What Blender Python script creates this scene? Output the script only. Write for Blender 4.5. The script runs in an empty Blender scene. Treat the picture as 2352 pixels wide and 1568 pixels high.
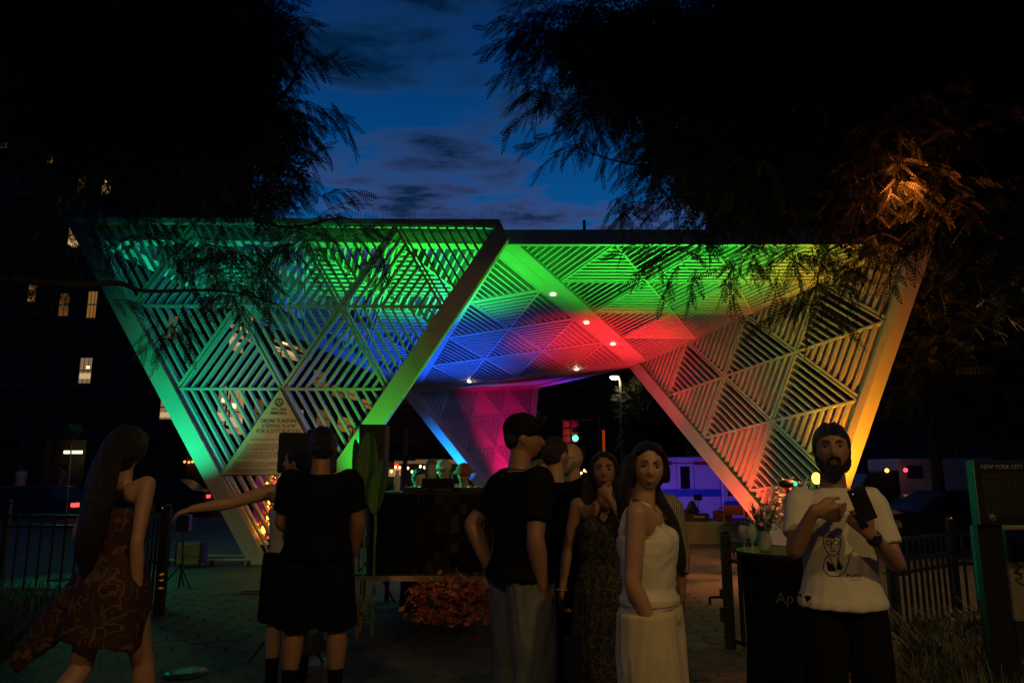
import bpy, bmesh, math, random
import numpy as np
from mathutils import Vector, Matrix, noise
R = math.radians
random.seed(7); np.random.seed(7)
scene = bpy.context.scene
col = scene.collection

# ------------------------------------------------------------------ camera
CAM_H = 1.52; PITCH = R(10.25); FPX = 1646.0
cd = bpy.data.cameras.new('camera'); cam = bpy.data.objects.new('camera', cd); col.objects.link(cam)
cam.location = (0, 0, CAM_H); cam.rotation_euler = (R(90) + PITCH, 0, 0)
cd.sensor_width = 36; cd.lens = 36 * FPX / 2352; cd.clip_end = 2000; cd.clip_start = 0.05
scene.camera = cam
# ------------------------------------------------------------------ dusk sky
world = bpy.data.worlds.new('World'); scene.world = world; world.use_nodes = True
wn = world.node_tree.nodes; wl = world.node_tree.links; wn.clear()
def N(tree, t, **kw):
    n = tree.nodes.new(t)
    for k, v in kw.items():
        if k.startswith('i_'): n.inputs[int(k[2:])].default_value = v
        else: setattr(n, k, v)
    return n
wt = world.node_tree
tc = N(wt, 'ShaderNodeTexCoord'); sep = N(wt, 'ShaderNodeSeparateXYZ'); wl.new(tc.outputs['Generated'], sep.inputs[0])
gr = N(wt, 'ShaderNodeValToRGB'); wl.new(sep.outputs[2], gr.inputs[0])
gr.color_ramp.elements[0].position = 0.0; gr.color_ramp.elements[0].color = (.004, .098, .31, 1)
gr.color_ramp.elements[1].position = 0.9; gr.color_ramp.elements[1].color = (.0005, .012, .06, 1)
e = gr.color_ramp.elements.new(.33); e.color = (.002, .064, .215, 1)
e = gr.color_ramp.elements.new(.58); e.color = (.0006, .018, .098, 1)
# clouds live on a flat layer overhead: project the view direction on a plane
mxz = N(wt, 'ShaderNodeMath', operation='MAXIMUM', i_1=.04); wl.new(sep.outputs[2], mxz.inputs[0])
dx = N(wt, 'ShaderNodeMath', operation='DIVIDE'); wl.new(sep.outputs[0], dx.inputs[0]); wl.new(mxz.outputs[0], dx.inputs[1])
dy = N(wt, 'ShaderNodeMath', operation='DIVIDE'); wl.new(sep.outputs[1], dy.inputs[0]); wl.new(mxz.outputs[0], dy.inputs[1])
cmb = N(wt, 'ShaderNodeCombineXYZ'); wl.new(dx.outputs[0], cmb.inputs[0]); wl.new(dy.outputs[0], cmb.inputs[1])
mp = N(wt, 'ShaderNodeMapping'); wl.new(cmb.outputs[0], mp.inputs[0])
mp.inputs['Rotation'].default_value = (0, 0, R(20)); mp.inputs['Scale'].default_value = (1.5, 1.9, 1); mp.inputs['Location'].default_value = (.9, 1.6, 0)
n1 = N(wt, 'ShaderNodeTexNoise'); n1.inputs['Scale'].default_value = .95; n1.inputs['Detail'].default_value = 9; n1.inputs['Roughness'].default_value = .6; n1.inputs['Distortion'].default_value = .35
wl.new(mp.outputs[0], n1.inputs['Vector'])
c1 = N(wt, 'ShaderNodeValToRGB'); wl.new(n1.outputs[0], c1.inputs[0])
c1.color_ramp.elements[0].position = .45; c1.color_ramp.elements[0].color = (0, 0, 0, 1); c1.color_ramp.elements[1].position = .60; c1.color_ramp.elements[1].color = (1, 1, 1, 1)
# thin edges of the cloud stay pinkish, thick parts are dark slate
c2 = N(wt, 'ShaderNodeValToRGB'); wl.new(n1.outputs[0], c2.inputs[0])
c2.color_ramp.elements[0].position = .49; c2.color_ramp.elements[0].color = (.078, .066, .140, 1)
c2.color_ramp.elements[1].position = .60; c2.color_ramp.elements[1].color = (.004, .016, .045, 1)
pk = N(wt, 'ShaderNodeValToRGB'); wl.new(sep.outputs[2], pk.inputs[0])
pk.color_ramp.elements[0].position = .30; pk.color_ramp.elements[0].color = (1.15, .80, .82, 1); pk.color_ramp.elements[1].position = .50; pk.color_ramp.elements[1].color = (.10, .55, .62, 1)
mu = N(wt, 'ShaderNodeMixRGB', blend_type='MULTIPLY', i_0=1.0); wl.new(c2.outputs[0], mu.inputs[1]); wl.new(pk.outputs[0], mu.inputs[2])
mx = N(wt, 'ShaderNodeMixRGB'); wl.new(gr.outputs[0], mx.inputs[1]); wl.new(mu.outputs[0], mx.inputs[2])
cf = N(wt, 'ShaderNodeMath', operation='MULTIPLY', i_1=.9); wl.new(c1.outputs[0], cf.inputs[0]); wl.new(cf.outputs[0], mx.inputs[0])
bg = N(wt, 'ShaderNodeBackground'); bg.inputs[1].default_value = 1.0; # the sky is darker towards the night side, away from the afterglow
nf = N(wt, 'ShaderNodeMapRange'); nf.inputs[1].default_value = -.3; nf.inputs[2].default_value = .75; nf.inputs[3].default_value = .25; nf.inputs[4].default_value = 1.18; wl.new(sep.outputs[1], nf.inputs[0])
nm = N(wt, 'ShaderNodeVectorMath', operation='SCALE'); wl.new(mx.outputs[0], nm.inputs[0]); wl.new(nf.outputs[0], nm.inputs['Scale']); wl.new(nm.outputs[0], bg.inputs[0])
wo = N(wt, 'ShaderNodeOutputWorld'); wl.new(bg.outputs[0], wo.inputs[0])
scene.view_settings.view_transform = 'Standard'; scene.view_settings.look = 'None'
scene.view_settings.exposure = 0; scene.view_settings.gamma = 1; scene.view_settings.use_curve_mapping = False
scene.cycles.max_bounces = 5; scene.cycles.diffuse_bounces = 3; scene.cycles.glossy_bounces = 2
scene.cycles.transparent_max_bounces = 8; scene.cycles.sample_clamp_indirect = 3

def lamp(name, loc, to, color, power, size=.06, angle=60, blend=.6, kind='SPOT'):
    l = bpy.data.lights.new(name, kind); l.color = color; l.energy = power; l.shadow_soft_size = size
    if kind == 'SPOT': l.spot_size = R(angle); l.spot_blend = blend
    o = bpy.data.objects.new(name, l); col.objects.link(o); o.location = loc
    d = Vector(to) - Vector(loc); o.rotation_euler = d.to_track_quat('-Z', 'Y').to_euler()
    return o
GRN = (.03, 1, .05); TEAL = (0, 1, .38); BLU = (.01, .10, 1); CYA = (.005, .24, 1); MAG = (1, .0, .16); RED = (1, .02, .03); ORG = (1, .26, .01); YEL = (1, .38, .0); SOD = (1, .60, .16); VIO = (.10, .03, 1)
# a street lamp behind the viewer lights the people; the next is added fill
lamp('street_and_fill_light', (3.4, -1.6, 5.4), (.6, 4.4, .2), SOD, 285, size=.12, angle=86, blend=.6)
lamp('street_and_fill_light', (-1.2, -3.0, 5.6), (-.6, 5.4, 0), SOD, 200, size=.12, angle=72, blend=.6)  # added fill from behind left, opens the shadow in front of the booth
lamp('street_and_fill_light', (9.8, 9.6, 5.6), (6.3, 9.2, 0), (1, .5, .12), 420, size=.12, angle=82, blend=.6)
# theatrical LED floodlights at the canopy feet, plus added sign and flower fills: (name, place, aim, colour, watts, cone)
FLOODS = [
 ('teal_flood', (-5.7, 10.9, .6), (-5.35, 12.1, 2.7), TEAL, 360, 66),
 ('green_leg_flood', (-2.3, 11.2, .6), (-2.35, 12.2, 2.0), GRN, 210, 58),
 ('green_roof_flood', (-2.1, 13.6, .4), (-1.8, 13.9, 5.3), GRN, 2600, 64),
 ('green_front_flood', (2.3, 12.6, .4), (2.7, 12.9, 5.4), GRN, 1700, 72),
 ('teal_roof_flood', (-6.6, 12.9, .4), (-6.0, 13.4, 5.4), TEAL, 900, 60),
 ('green_corner_flood', (5.0, 12.6, .4), (5.2, 12.9, 5.2), GRN, 260, 50),
 ('pale_wash_flood', (1.4, 11.7, .6), (4.8, 14.8, 3.0), (.75, 1, .42), 75, 74),
 ('blue_slat_flood', (-.6, 16.4, .8), (-4.6, 12.2, 3.2), BLU, 420, 56),
 ('blue_roof_flood', (-1.9, 19.6, .4), (-2.0, 18.6, 4.6), BLU, 1600, 84),
 ('cyan_leg_flood', (-1.75, 21.3, .6), (-1.9, 22.6, 1.9), CYA, 800, 62),
 ('magenta_flood', (1.2, 21.6, .4), (.2, 25.8, 3.2), MAG, 1000, 66),
 ('violet_flood', (2.4, 23.4, .4), (2.4, 25.0, 4.8), VIO, 1000, 64),
 ('violet_truck_flood', (5.2, 20.5, .8), (6.8, 27, .6), (.22, .08, 1), 420, 60),
 ('red_roof_flood', (3.2, 15.1, .5), (2.5, 17.4, 4.8), RED, 2500, 56),
 ('red_leg_flood', (3.95, 13.2, .3), (4.55, 14.6, 1.4), (1, .06, .02), 430, 62),
 ('orange_leg_flood', (5.75, 11.2, .8), (6.0, 12.4, 2.3), YEL, 130, 80),
 ('orange_wall_flood', (5.0, 11.5, .5), (6.2, 12.6, 3.6), ORG, 800, 72),
 ('added_sign_fill', (-3.1, 10.0, .35), (-3.8, 12.1, 2.2), (1, .72, .34), 85, 44),  # added low fill to brighten the triangular sign
 ('booth_flood', (-2.3, 8.9, 1.9), (-.9, 8.4, 1.5), TEAL, 170, 80),
 ('added_flower_fill', (-1.5, 6.1, .22), (-.55, 7.0, .4), (1, .30, .10), 2.2, 80)]  # added warm fill for the flower arrangement
for f_ in FLOODS: lamp(f_[0], f_[1], f_[2], f_[3], f_[4], angle=f_[5], blend=1)
lamp('added_red_ground_light', (4.66, 10.6, 1.78), (3.0, 11.5, 0), (1, .26, .07), 420, angle=125, blend=.8)  # added lamp for red spill on the paving, kept out of view
lamp('added_teal_ground_light', (-6.4, 10.6, 2.0), (-5.2, 10.2, 0), TEAL, 48, angle=120, blend=.8)  # added lamp for teal spill on the paving at left


# ------------------------------------------------------------------ helpers
def ray(px, py):
    u = (px - 1176) / FPX; v = -(py - 784) / FPX
    return Vector((u, math.cos(PITCH) - v * math.sin(PITCH), math.sin(PITCH) + v * math.cos(PITCH)))
def at(px, py, y):
    r = ray(px, py); return Vector((0, 0, CAM_H)) + r * (y / r.y)
def atz(px, py, z):
    r = ray(px, py); return Vector((0, 0, CAM_H)) + r * ((z - CAM_H) / r.z)
MATS = {}
def mat(name, color, rough=.6, metal=0, bump=0, bscale=30, var=0, vscale=4, emit=None, estr=0, spec=.5, stretch=(1, 1, 1), alpha=None):
    if name in MATS: return MATS[name]
    m = bpy.data.materials.new(name); m.use_nodes = True; t = m.node_tree; b = t.nodes['Principled BSDF']
    b.inputs['Base Color'].default_value = (*color, 1); b.inputs['Roughness'].default_value = rough; b.inputs['Metallic'].default_value = metal
    b.inputs['Specular IOR Level'].default_value = spec
    tcn = N(t, 'ShaderNodeTexCoord'); mpn = N(t, 'ShaderNodeMapping'); mpn.inputs['Scale'].default_value = stretch
    t.links.new(tcn.outputs['Object'], mpn.inputs[0])
    if var:
        nz = N(t, 'ShaderNodeTexNoise'); nz.inputs['Scale'].default_value = vscale; nz.inputs['Detail'].default_value = 6
        t.links.new(mpn.outputs[0], nz.inputs['Vector'])
        rp = N(t, 'ShaderNodeValToRGB'); t.links.new(nz.outputs[0], rp.inputs[0])
        rp.color_ramp.elements[0].position = .3; rp.color_ramp.elements[1].position = .7
        rp.color_ramp.elements[0].color = (*[c * (1 - var) for c in color], 1); rp.color_ramp.elements[1].color = (*[min(1, c * (1 + var)) for c in color], 1)
        t.links.new(rp.outputs[0], b.inputs['Base Color'])
        r2 = N(t, 'ShaderNodeMapRange'); r2.inputs[3].default_value = max(.05, rough - .12); r2.inputs[4].default_value = min(1, rough + .12)
        t.links.new(nz.outputs[0], r2.inputs[0]); t.links.new(r2.outputs[0], b.inputs['Roughness'])
    if bump:
        nb = N(t, 'ShaderNodeTexNoise'); nb.inputs['Scale'].default_value = bscale; nb.inputs['Detail'].default_value = 5
        t.links.new(mpn.outputs[0], nb.inputs['Vector'])
        bp = N(t, 'ShaderNodeBump'); bp.inputs['Strength'].default_value = bump; bp.inputs['Distance'].default_value = .02
        t.links.new(nb.outputs[0], bp.inputs['Height']); t.links.new(bp.outputs[0], b.inputs['Normal'])
    if emit: b.inputs['Emission Color'].default_value = (*emit, 1); b.inputs['Emission Strength'].default_value = estr
    if alpha is not None: b.inputs['Alpha'].default_value = alpha
    MATS[name] = m; return m
def link(name, me, m=None, parent=None, loc=None, smooth=False):
    o = bpy.data.objects.new(name, me); col.objects.link(o)
    if m is not None and not me.materials: me.materials.append(m)
    if parent is not None: o.parent = parent
    if loc is not None: o.location = loc
    if smooth: me.shade_smooth()
    return o
def tag(o, label=None, cat=None, group=None, kind=None):
    if label: o['label'] = label
    if cat: o['category'] = cat
    if group: o['group'] = group
    if kind: o['kind'] = kind
    return o
def thing(name, label, cat, loc=(0, 0, 0), rz=0, group=None):
    o = bpy.data.objects.new(name, None); col.objects.link(o); o.location = loc; o.rotation_euler = (0, 0, rz); o.empty_display_size = .1
    return tag(o, label, cat, group)
class MB:
    def __init__(s): s.v = []; s.f = []
    def add(s, vs, fs):
        n = len(s.v); s.v += [tuple(p) for p in vs]; s.f += [tuple(i + n for i in f) for f in fs]; return s
    def box(s, c, d, rz=0, M=None):
        x, y, z = [k / 2 for k in d]
        vs = [Vector((a * x, b * y, q * z)) for q in (-1, 1) for b in (-1, 1) for a in (-1, 1)]
        m = M if M is not None else Matrix.Rotation(rz, 3, 'Z')
        return s.add([m @ v + Vector(c) for v in vs], [(0, 2, 3, 1), (4, 5, 7, 6), (0, 1, 5, 4), (2, 6, 7, 3), (0, 4, 6, 2), (1, 3, 7, 5)])
    def bar(s, p, q, w, h=None, up=(0, 0, 1)):
        p = Vector(p); q = Vector(q); d = q - p; L = d.length
        if L < 1e-6: return s
        d.normalize(); u = Vector(up); u = u - d * u.dot(d)
        if u.length < 1e-4: u = Vector((0, 1, 0)) - d * d.y
        u.normalize(); r = d.cross(u); h = h or w
        return s.box((p + q) / 2, (w, L, h), M=Matrix((r, d, u)).transposed())
    def prism(s, poly, n, t0, t1):
        k = len(poly); n = Vector(n); a = [Vector(p) + n * t0 for p in poly]; b = [Vector(p) + n * t1 for p in poly]
        return s.add(a + b, [tuple(range(k))[::-1], tuple(range(k, 2 * k))] + [(i, (i + 1) % k, (i + 1) % k + k, i + k) for i in range(k)])
    def tube(s, pts, rad, n=8):
        pts = [Vector(p) for p in pts]
        if not hasattr(rad, '__len__'): rad = [rad] * len(pts)
        vs = []; prev = None
        for i, p in enumerate(pts):
            d = (pts[min(i + 1, len(pts) - 1)] - pts[max(i - 1, 0)])
            if d.length < 1e-9: d = Vector((0, 0, 1))
            d.normalize()
            u = prev if prev is not None else (Vector((1, 0, 0)) if abs(d.x) < .8 else Vector((0, 1, 0)))
            u = (u - d * u.dot(d)); u.normalize(); prev = u; w = d.cross(u)
            vs += [p + (u * math.cos(2 * math.pi * k / n) + w * math.sin(2 * math.pi * k / n)) * rad[i] for k in range(n)]
        fs = [(i * n + k, i * n + (k + 1) % n, (i + 1) * n + (k + 1) % n, (i + 1) * n + k) for i in range(len(pts) - 1) for k in range(n)]
        fs += [tuple(range(n))[::-1], tuple(range((len(pts) - 1) * n, len(pts) * n))]
        return s.add(vs, fs)
    def lathe(s, prof, c=(0, 0, 0), n=20):
        vs = [(c[0] + r * math.cos(2 * math.pi * k / n), c[1] + r * math.sin(2 * math.pi * k / n), c[2] + z) for r, z in prof for k in range(n)]
        fs = [(i * n + k, i * n + (k + 1) % n, (i + 1) * n + (k + 1) % n, (i + 1) * n + k) for i in range(len(prof) - 1) for k in range(n)]
        fs += [tuple(range(n))[::-1], tuple(range((len(prof) - 1) * n, len(prof) * n))]
        return s.add(vs, fs)
    def ell(s, c, r, n=12, m=8, M=None):
        vs = []; fs = []; M = M or Matrix.Identity(3); c = Vector(c)
        for j in range(1, m):
            t = math.pi * j / m
            for k in range(n):
                a = 2 * math.pi * k / n; vs.append(c + M @ Vector((r[0] * math.sin(t) * math.cos(a), r[1] * math.sin(t) * math.sin(a), r[2] * math.cos(t))))
        fs = [(j * n + k, (j + 1) * n + k, (j + 1) * n + (k + 1) % n, j * n + (k + 1) % n) for j in range(m - 2) for k in range(n)]
        vs.append(c + M @ Vector((0, 0, r[2]))); vs.append(c + M @ Vector((0, 0, -r[2]))); T = len(vs) - 2
        fs += [(T, k, (k + 1) % n) for k in range(n)] + [(T + 1, (m - 2) * n + (k + 1) % n, (m - 2) * n + k) for k in range(n)]
        return s.add(vs, fs)
    def mesh(s, name='m'):
        me = bpy.data.meshes.new(name); me.from_pydata(s.v, [], s.f); me.update(); return me
    def build(s, name, m, parent=None, smooth=False, bevel=0, loc=None):
        o = link(name, s.mesh(name), m, parent, loc, smooth)
        if bevel:
            b = o.modifiers.new('bevel', 'BEVEL'); b.width = bevel; b.segments = 2; b.limit_method = 'ANGLE'; b.angle_limit = R(40)
        return o
def bake(o):   # turn modifiers into a plain mesh
    dg = bpy.context.evaluated_depsgraph_get(); dg.update()
    me = bpy.data.meshes.new_from_object(o.evaluated_get(dg)); old = o.data; o.modifiers.clear(); o.data = me
    return me
def text_obj(body, size, m, name, parent, M, extrude=.001, align='CENTER', font_shear=0, offset=0, spacing=1.0):
    cu = bpy.data.curves.new(name, 'FONT'); cu.body = body; cu.size = size; cu.extrude = extrude; cu.align_x = align; cu.shear = font_shear; cu.offset = offset
    cu.space_character = spacing; cu.resolution_u = 3
    tmp = bpy.data.objects.new('tmp', cu); col.objects.link(tmp)
    dg = bpy.context.evaluated_depsgraph_get(); dg.update(); me = bpy.data.meshes.new_from_object(tmp.evaluated_get(dg)); bpy.data.objects.remove(tmp)
    me.materials.clear(); o = link(name, me, m, parent); o.matrix_local = M; return o
def copy_tree(o, parent=None):
    c = o.copy(); col.objects.link(c); c.parent = parent
    for ch in list(o.children): copy_tree(ch, c)
    return c

# ------------------------------------------------------------------ materials
M_white = mat('painted_steel', (.54, .54, .525), .42, var=.05, vscale=3, bump=.03, bscale=60)
M_black = mat('black_metal', (.012, .012, .013), .4, bump=.05)
M_dark = mat('dark_plastic', (.016, .016, .018), .55, bump=.1, bscale=80)
M_conc = mat('concrete', (.24, .23, .21), .85, var=.2, vscale=3, bump=.3, bscale=25)
M_asph = mat('asphalt', (.05, .05, .052), .85, var=.3, vscale=1.2, bump=.5, bscale=90)
M_bark = mat('bark', (.06, .045, .035), .9, bump=.8, bscale=25, stretch=(1, 1, .2))
M_chrome = mat('metal', (.55, .55, .55), .3, 1)
M_glassdark = mat('dark_glass', (.01, .011, .012), .08)
M_rub = mat('rubber', (.02, .02, .02), .8)

# ------------------------------------------------------------------ ground
def sheet(name, x0, x1, y0, y1, zf, m, nx=2, ny=2):
    vs = []; fs = []
    for j in range(ny + 1):
        for i in range(nx + 1):
            x = x0 + (x1 - x0) * i / nx; y = y0 + (y1 - y0) * j / ny; vs.append((x, y, zf(x, y) if callable(zf) else zf))
    for j in range(ny):
        for i in range(nx):
            a = j * (nx + 1) + i; fs.append((a, a + 1, a + nx + 2, a + nx + 1))
    me = bpy.data.meshes.new(name); me.from_pydata(vs, [], fs)
    return tag(link(name, me, m), kind='structure')
sheet('ground', -400, 400, -60, 600, -.62, mat('far_ground', (.05, .05, .048), .9, var=.2))
sheet('street', -80, 80, 24.5, 45, -.45, M_asph)
M_plaza = mat('plaza_paving', (.085, .080, .072), .72, var=.35, vscale=.9, bump=.5, bscale=60)
pz = sheet('plaza', -30, 30, -12, 24.0, 0, M_plaza, 4, 4)
mb = MB(); mb.box((0, 24.15, -.23), (60, .3, .46)); tag(mb.build('kerb', M_conc), kind='structure')
# hexagonal asphalt pavers near the viewer: individual pieces, joints recessed
pav = tag(MB().box((0, 5.2, -.02), (.1, .1, .02)).build('paving', M_plaza), kind='structure')
M_pav = [mat('paver_%s' % c, k, .75, var=.3, vscale=5, bump=.4, bscale=70) for c, k in (('warm', (.062, .054, .046)), ('grey', (.052, .05, .046)), ('pale', (.078, .068, .058)))]
def hexmesh(r, m):
    b = MB(); b.prism([(r * math.cos(R(60 * k)), r * math.sin(R(60 * k)), 0) for k in range(6)], (0, 0, 1), 0, .012); me = b.mesh('paver'); me.materials.append(m); return me
hx = [hexmesh(.153, m) for m in M_pav]
cells = []
for j in range(0, 34):
    for i in range(-26, 27):
        x = i * .234; y = 3.9 + j * .27 + (.135 if i % 2 else 0); s = .9
        p = Vector((x, y, 0))
        if abs(x) < y * .75 and not (y > 6.2 and x > 2.2): cells.append((y, x))
cells.sort()
rest = MB()
for k, (y, x) in enumerate(cells):
    if k < 290:
        o = bpy.data.objects.new('paver', hx[random.choice((0, 0, 1, 1, 2))]); col.objects.link(o); o.parent = pav; o.location = (x, y, .004 + random.random() * .004)
    elif y < 9.5: rest.prism([(x + .148 * math.cos(R(60 * q)), y + .148 * math.sin(R(60 * q)), 0) for q in range(6)], (0, 0, 1), .0, .013 + random.random() * .003)
tag(rest.build('paver', M_pav[1], pav), kind='stuff')
# brick strip at the gate
br = MB(); brk = tag(MB().box((1.75, 4.6, .006), (1.5, 2.2, .012)).build('brick_strip', mat('sand_bed', (.04, .037, .033), .95)), kind='structure')
bme = MB().box((0, 0, .015), (.205, .088, .03)).mesh('brick'); bme.materials.append(mat('old_brick', (.16, .10, .07), .8, var=.35, vscale=6, bump=.4, bscale=60))
for j in range(22):
    for i in range(7):
        x = 1.1 + i * .215 + (.107 if j % 2 else 0); o = bpy.data.objects.new('brick', bme); col.objects.link(o); o.parent = brk; o.location = (x, 3.6 + j * .098, .008 + random.random() * .005)
# kerb line and lane marks in the street seen below the left leg
mk = mat('road_paint', (.6, .6, .58), .7, var=.3, vscale=8)
for x0, x1, y in ((-18, -6, 25.6), (-18, -6, 29.5)): sheet('road_marking', x0, x1, y, y + .14, -.446, mk, 1, 1)

# ------------------------------------------------------------------ the canopy
canopy = thing('memorial_canopy', 'white slatted steel canopy of folded triangles lit in rainbow colours', 'canopy', (0, 12, 0))
CO = Vector((0, 12, 0))
def inset(a, b, c, w):
    """offset the three edges (ab, bc, ca) of a triangle inwards by w[i] (negative: outwards)"""
    n = (b - a).cross(c - a).normalized(); P = [a, b, c]; L = []
    for i in range(3):
        p, q = P[i], P[(i + 1) % 3]; d = (q - p).normalized(); m = n.cross(d); L.append((p + m * w[i], d))
    out = []
    for i in range(3):
        p1, d1 = L[i - 1]; p2, d2 = L[i]
        # intersection of two coplanar lines
        k = d1.cross(d2); t = (p2 - p1).cross(d2).dot(k) / k.length_squared; out.append(p1 + d1 * t)
    return out, n
slat_unit = MB().box((0, 0, 0), (1, 1, 1)).mesh('slat'); slat_unit.materials.append(M_white)
slat_count = 0; slat_rest = MB()
def face(label, tri, w, same, inv, given='outer', t=.15, ns=11, sw=.036, sd=.13, cut_z=None, single=False, trim=False, sws=None):
    sws = sws or (sw, sw)
    """tri (a,b,c); w = border width on ab, bc, ca; same/inv = index of the edge the slats run along"""
    global slat_count
    if given == 'outer': outer = tri; inner, n = inset(*tri, w)
    else: inner = tri; outer, n = inset(*tri, [-k for k in w])
    for i in range(3):
        j = (i + 1) % 3
        if w[i] <= 0: continue
        poly = [outer[i], outer[j], inner[j], inner[i]]
        if trim and i == 0: poly[1] = inner[1] + (outer[1] - inner[1]).project(n.cross(inner[1] - inner[0]))
        if trim and i == 1: up_ = inner[1] + (outer[1] - inner[1]).project(n.cross(inner[1] - inner[0])); poly = [up_ + (outer[1] - up_) * .12, outer[1].lerp(outer[2], .055), outer[2], inner[2], inner[1], up_]
        b = MB(); b.prism([p - CO for p in poly], n, -t + i * .002, t - i * .002)
        b.build('beam', M_white, canopy, bevel=.006)
    a, b_, c = inner
    node = lambda u, v: a + (b_ - a) * (u / 4) + (c - a) * (v / 4)
    g = MB(); dw = .045; dd = sd * .56
    for k in (1, 2, 3):
        g.bar(node(0, k) - CO, node(4 - k, k) - CO, dw, dd * 2, up=n)
        g.bar(node(k, 0) - CO, node(k, 4 - k) - CO, dw, dd * 2 - .004, up=n)
        g.bar(node(4 - k, 0) - CO, node(0, 4 - k) - CO, dw, dd * 2 - .008, up=n)
    panel = g.build('lattice_panel', M_white, canopy); panel['label'] = label
    tris = []
    for v in range(4):
        for u in range(4 - v):
            tris.append((node(u, v), node(u + 1, v), node(u, v + 1), same, sws[0]))
            if u + v < 3: tris.append((node(u + 1, v + 1), node(u, v + 1), node(u + 1, v), inv, sws[1]))
    for p, q, r, e, sw in tris:
        V = [p, q, r]; s0, s1, s2 = V[e], V[(e + 1) % 3], V[(e + 2) % 3]   # slats parallel to s0-s1
        for k in range(ns):
            f = (k + .5) / ns
            x0 = s0.lerp(s2, f); x1 = s1.lerp(s2, f); d = (x1 - x0); L = d.length - .05
            if L < .06: continue
            d.normalize(); m = (x0 + x1) / 2; rr = d.cross(n)
            if min(x0.z, x1.z) < .02: continue
            if single and slat_count < 300:
                o = bpy.data.objects.new('slat', slat_unit); col.objects.link(o); o.parent = panel
                M = Matrix((rr * sw, d * L, n * sd)).transposed().to_4x4(); M.translation = m - CO; o.matrix_local = M; slat_count += 1
            else: slat_rest.box(m - CO, (sw, L, sd), M=Matrix((rr, d, n)).transposed())
    return outer, inner, n
Ai = atz(1140, 521, 5.8); TLi = atz(207, 517, 5.8); P1i = atz(620, 1288, .03)
A = atz(1152, 544, 5.7); B = atz(2132, 544, 5.5); TL = atz(196, 532, 5.7)
C = Vector((3.5, 19.0, 4.5)); D = Vector((-2.97, 21.4, 4.05)); Ee = Vector((.72, 28.5, 5.05))
C = at(1472, 826, 19.2); D = at(950, 890, 22.4); Ee = at(1228, 885, 29.0)
P2i = atz(1861, 1284, .03); Bi = at(2112, 556, 11.85); Ci = at(1472, 832, 19.2)
Di = at(948, 897, 22.4); Ei = at(1218, 890, 28.8); P3i = atz(1180, 1192, .03)
f1 = face('front left wall of open slats with green beams', (TLi, Ai, P1i), (.10, .32, .28), 2, 1, 'inner', single=True, trim=True)
f2 = face('right wall of tan and orange lit slats', (Bi, Ci, P2i), (.04, .30, .17), 2, 1, 'inner', single=True, sd=.15, sws=(.068, .036))
f3 = face('far wall of slats lit magenta and blue', (Ei, Di, P3i), (.10, .34, .34), 2, 1, 'inner', sws=(.075, .05))
r1 = face('front roof facet glowing green', (A, B, C), (.08, .12, .27), 1, 0, sd=.21, sws=(.036, .085))
r2 = face('middle roof facet, blue to red', (A, C, D), (.27, .22, .10), 0, 1, sd=.20, sws=(.040, .085))
r3 = face('far roof facet above the back opening', (C, Ee, D), (.55, .12, .2), 1, 0, ns=9)
r4 = face('left roof facet seen through the front slats', (TL, A, D), (.22, .14, .42), 1, 0, sd=.22, sws=(.040, .095))
tag(slat_rest.build('slat', M_white, canopy), 'slats of the roof facets and the far wall', kind='stuff')
# downlights in the ridge beams
M_dl = mat('downlight', (1, .9, .7), .3, emit=(1, .82, .55), estr=9)
def foldpt(P, Q, px, py, S, off):
    best = min((((Vector(proj(P.lerp(Q, k / 200))) - Vector((px, py))).length, k) for k in range(201)))[1]
    return P.lerp(Q, best / 200)
def proj(p):
    d = Vector(p) - Vector((0, 0, CAM_H)); zc = d.y * math.cos(PITCH) + d.z * math.sin(PITCH); yc = -d.y * math.sin(PITCH) + d.z * math.cos(PITCH)
    return (1176 + FPX * d.x / zc, 784 - FPX * yc / zc)
def planehit(px, py, face_, off):
    r = ray(px, py); p0 = face_[0][0]; n = face_[2] if face_[2].z < 0 else -face_[2]
    p0 = p0 + n * off; o = Vector((0, 0, CAM_H)); t = (p0 - o).dot(n) / r.dot(n); return o + r * t, n
for px, py in ((1270, 676), (1347, 741), (1408, 790), (1078, 876), (1324, 848)):
    p, n = planehit(px, py, r2, .158); b = MB()
    q = n.to_track_quat('Z', 'Y').to_matrix()
    b.prism([q @ Vector((.05 * math.cos(R(30 * k)), .05 * math.sin(R(30 * k)), 0)) for k in range(12)], n, 0, .012)
    b.build('downlight', M_dl, canopy, loc=p - CO)
# bird spikes and the mast stub on top
sp = MB(); tl, ar = f1[0][0], f1[0][1]
nsp = 150
for k in range(nsp):
    p = tl.lerp(ar, .60 + .395 * k / nsp) - CO + Vector((0, 0, .0)); h = .13 + random.random() * .04
    sp.bar(p + Vector((0, (k % 3 - 1) * .03, -.02)), p + Vector((random.uniform(-.012, .012), (k % 3 - 1) * .06, h)), .004)
tag(sp.build('bird_spike', M_black, canopy), kind='stuff')
MB().box(A.lerp(B, .205) - CO + Vector((0, .2, .25)), (.05, .05, .26)).build('mast_stub', M_black, canopy)
for P, nm in ((f1[1][2], 'p'), (f2[1][2], 'q'), (f3[1][2], 'r')):
    MB().box(Vector((P.x, P.y, .02)) - CO, (.7, .5, .05)).build('base_plate', M_white, canopy, bevel=.01)

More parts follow.
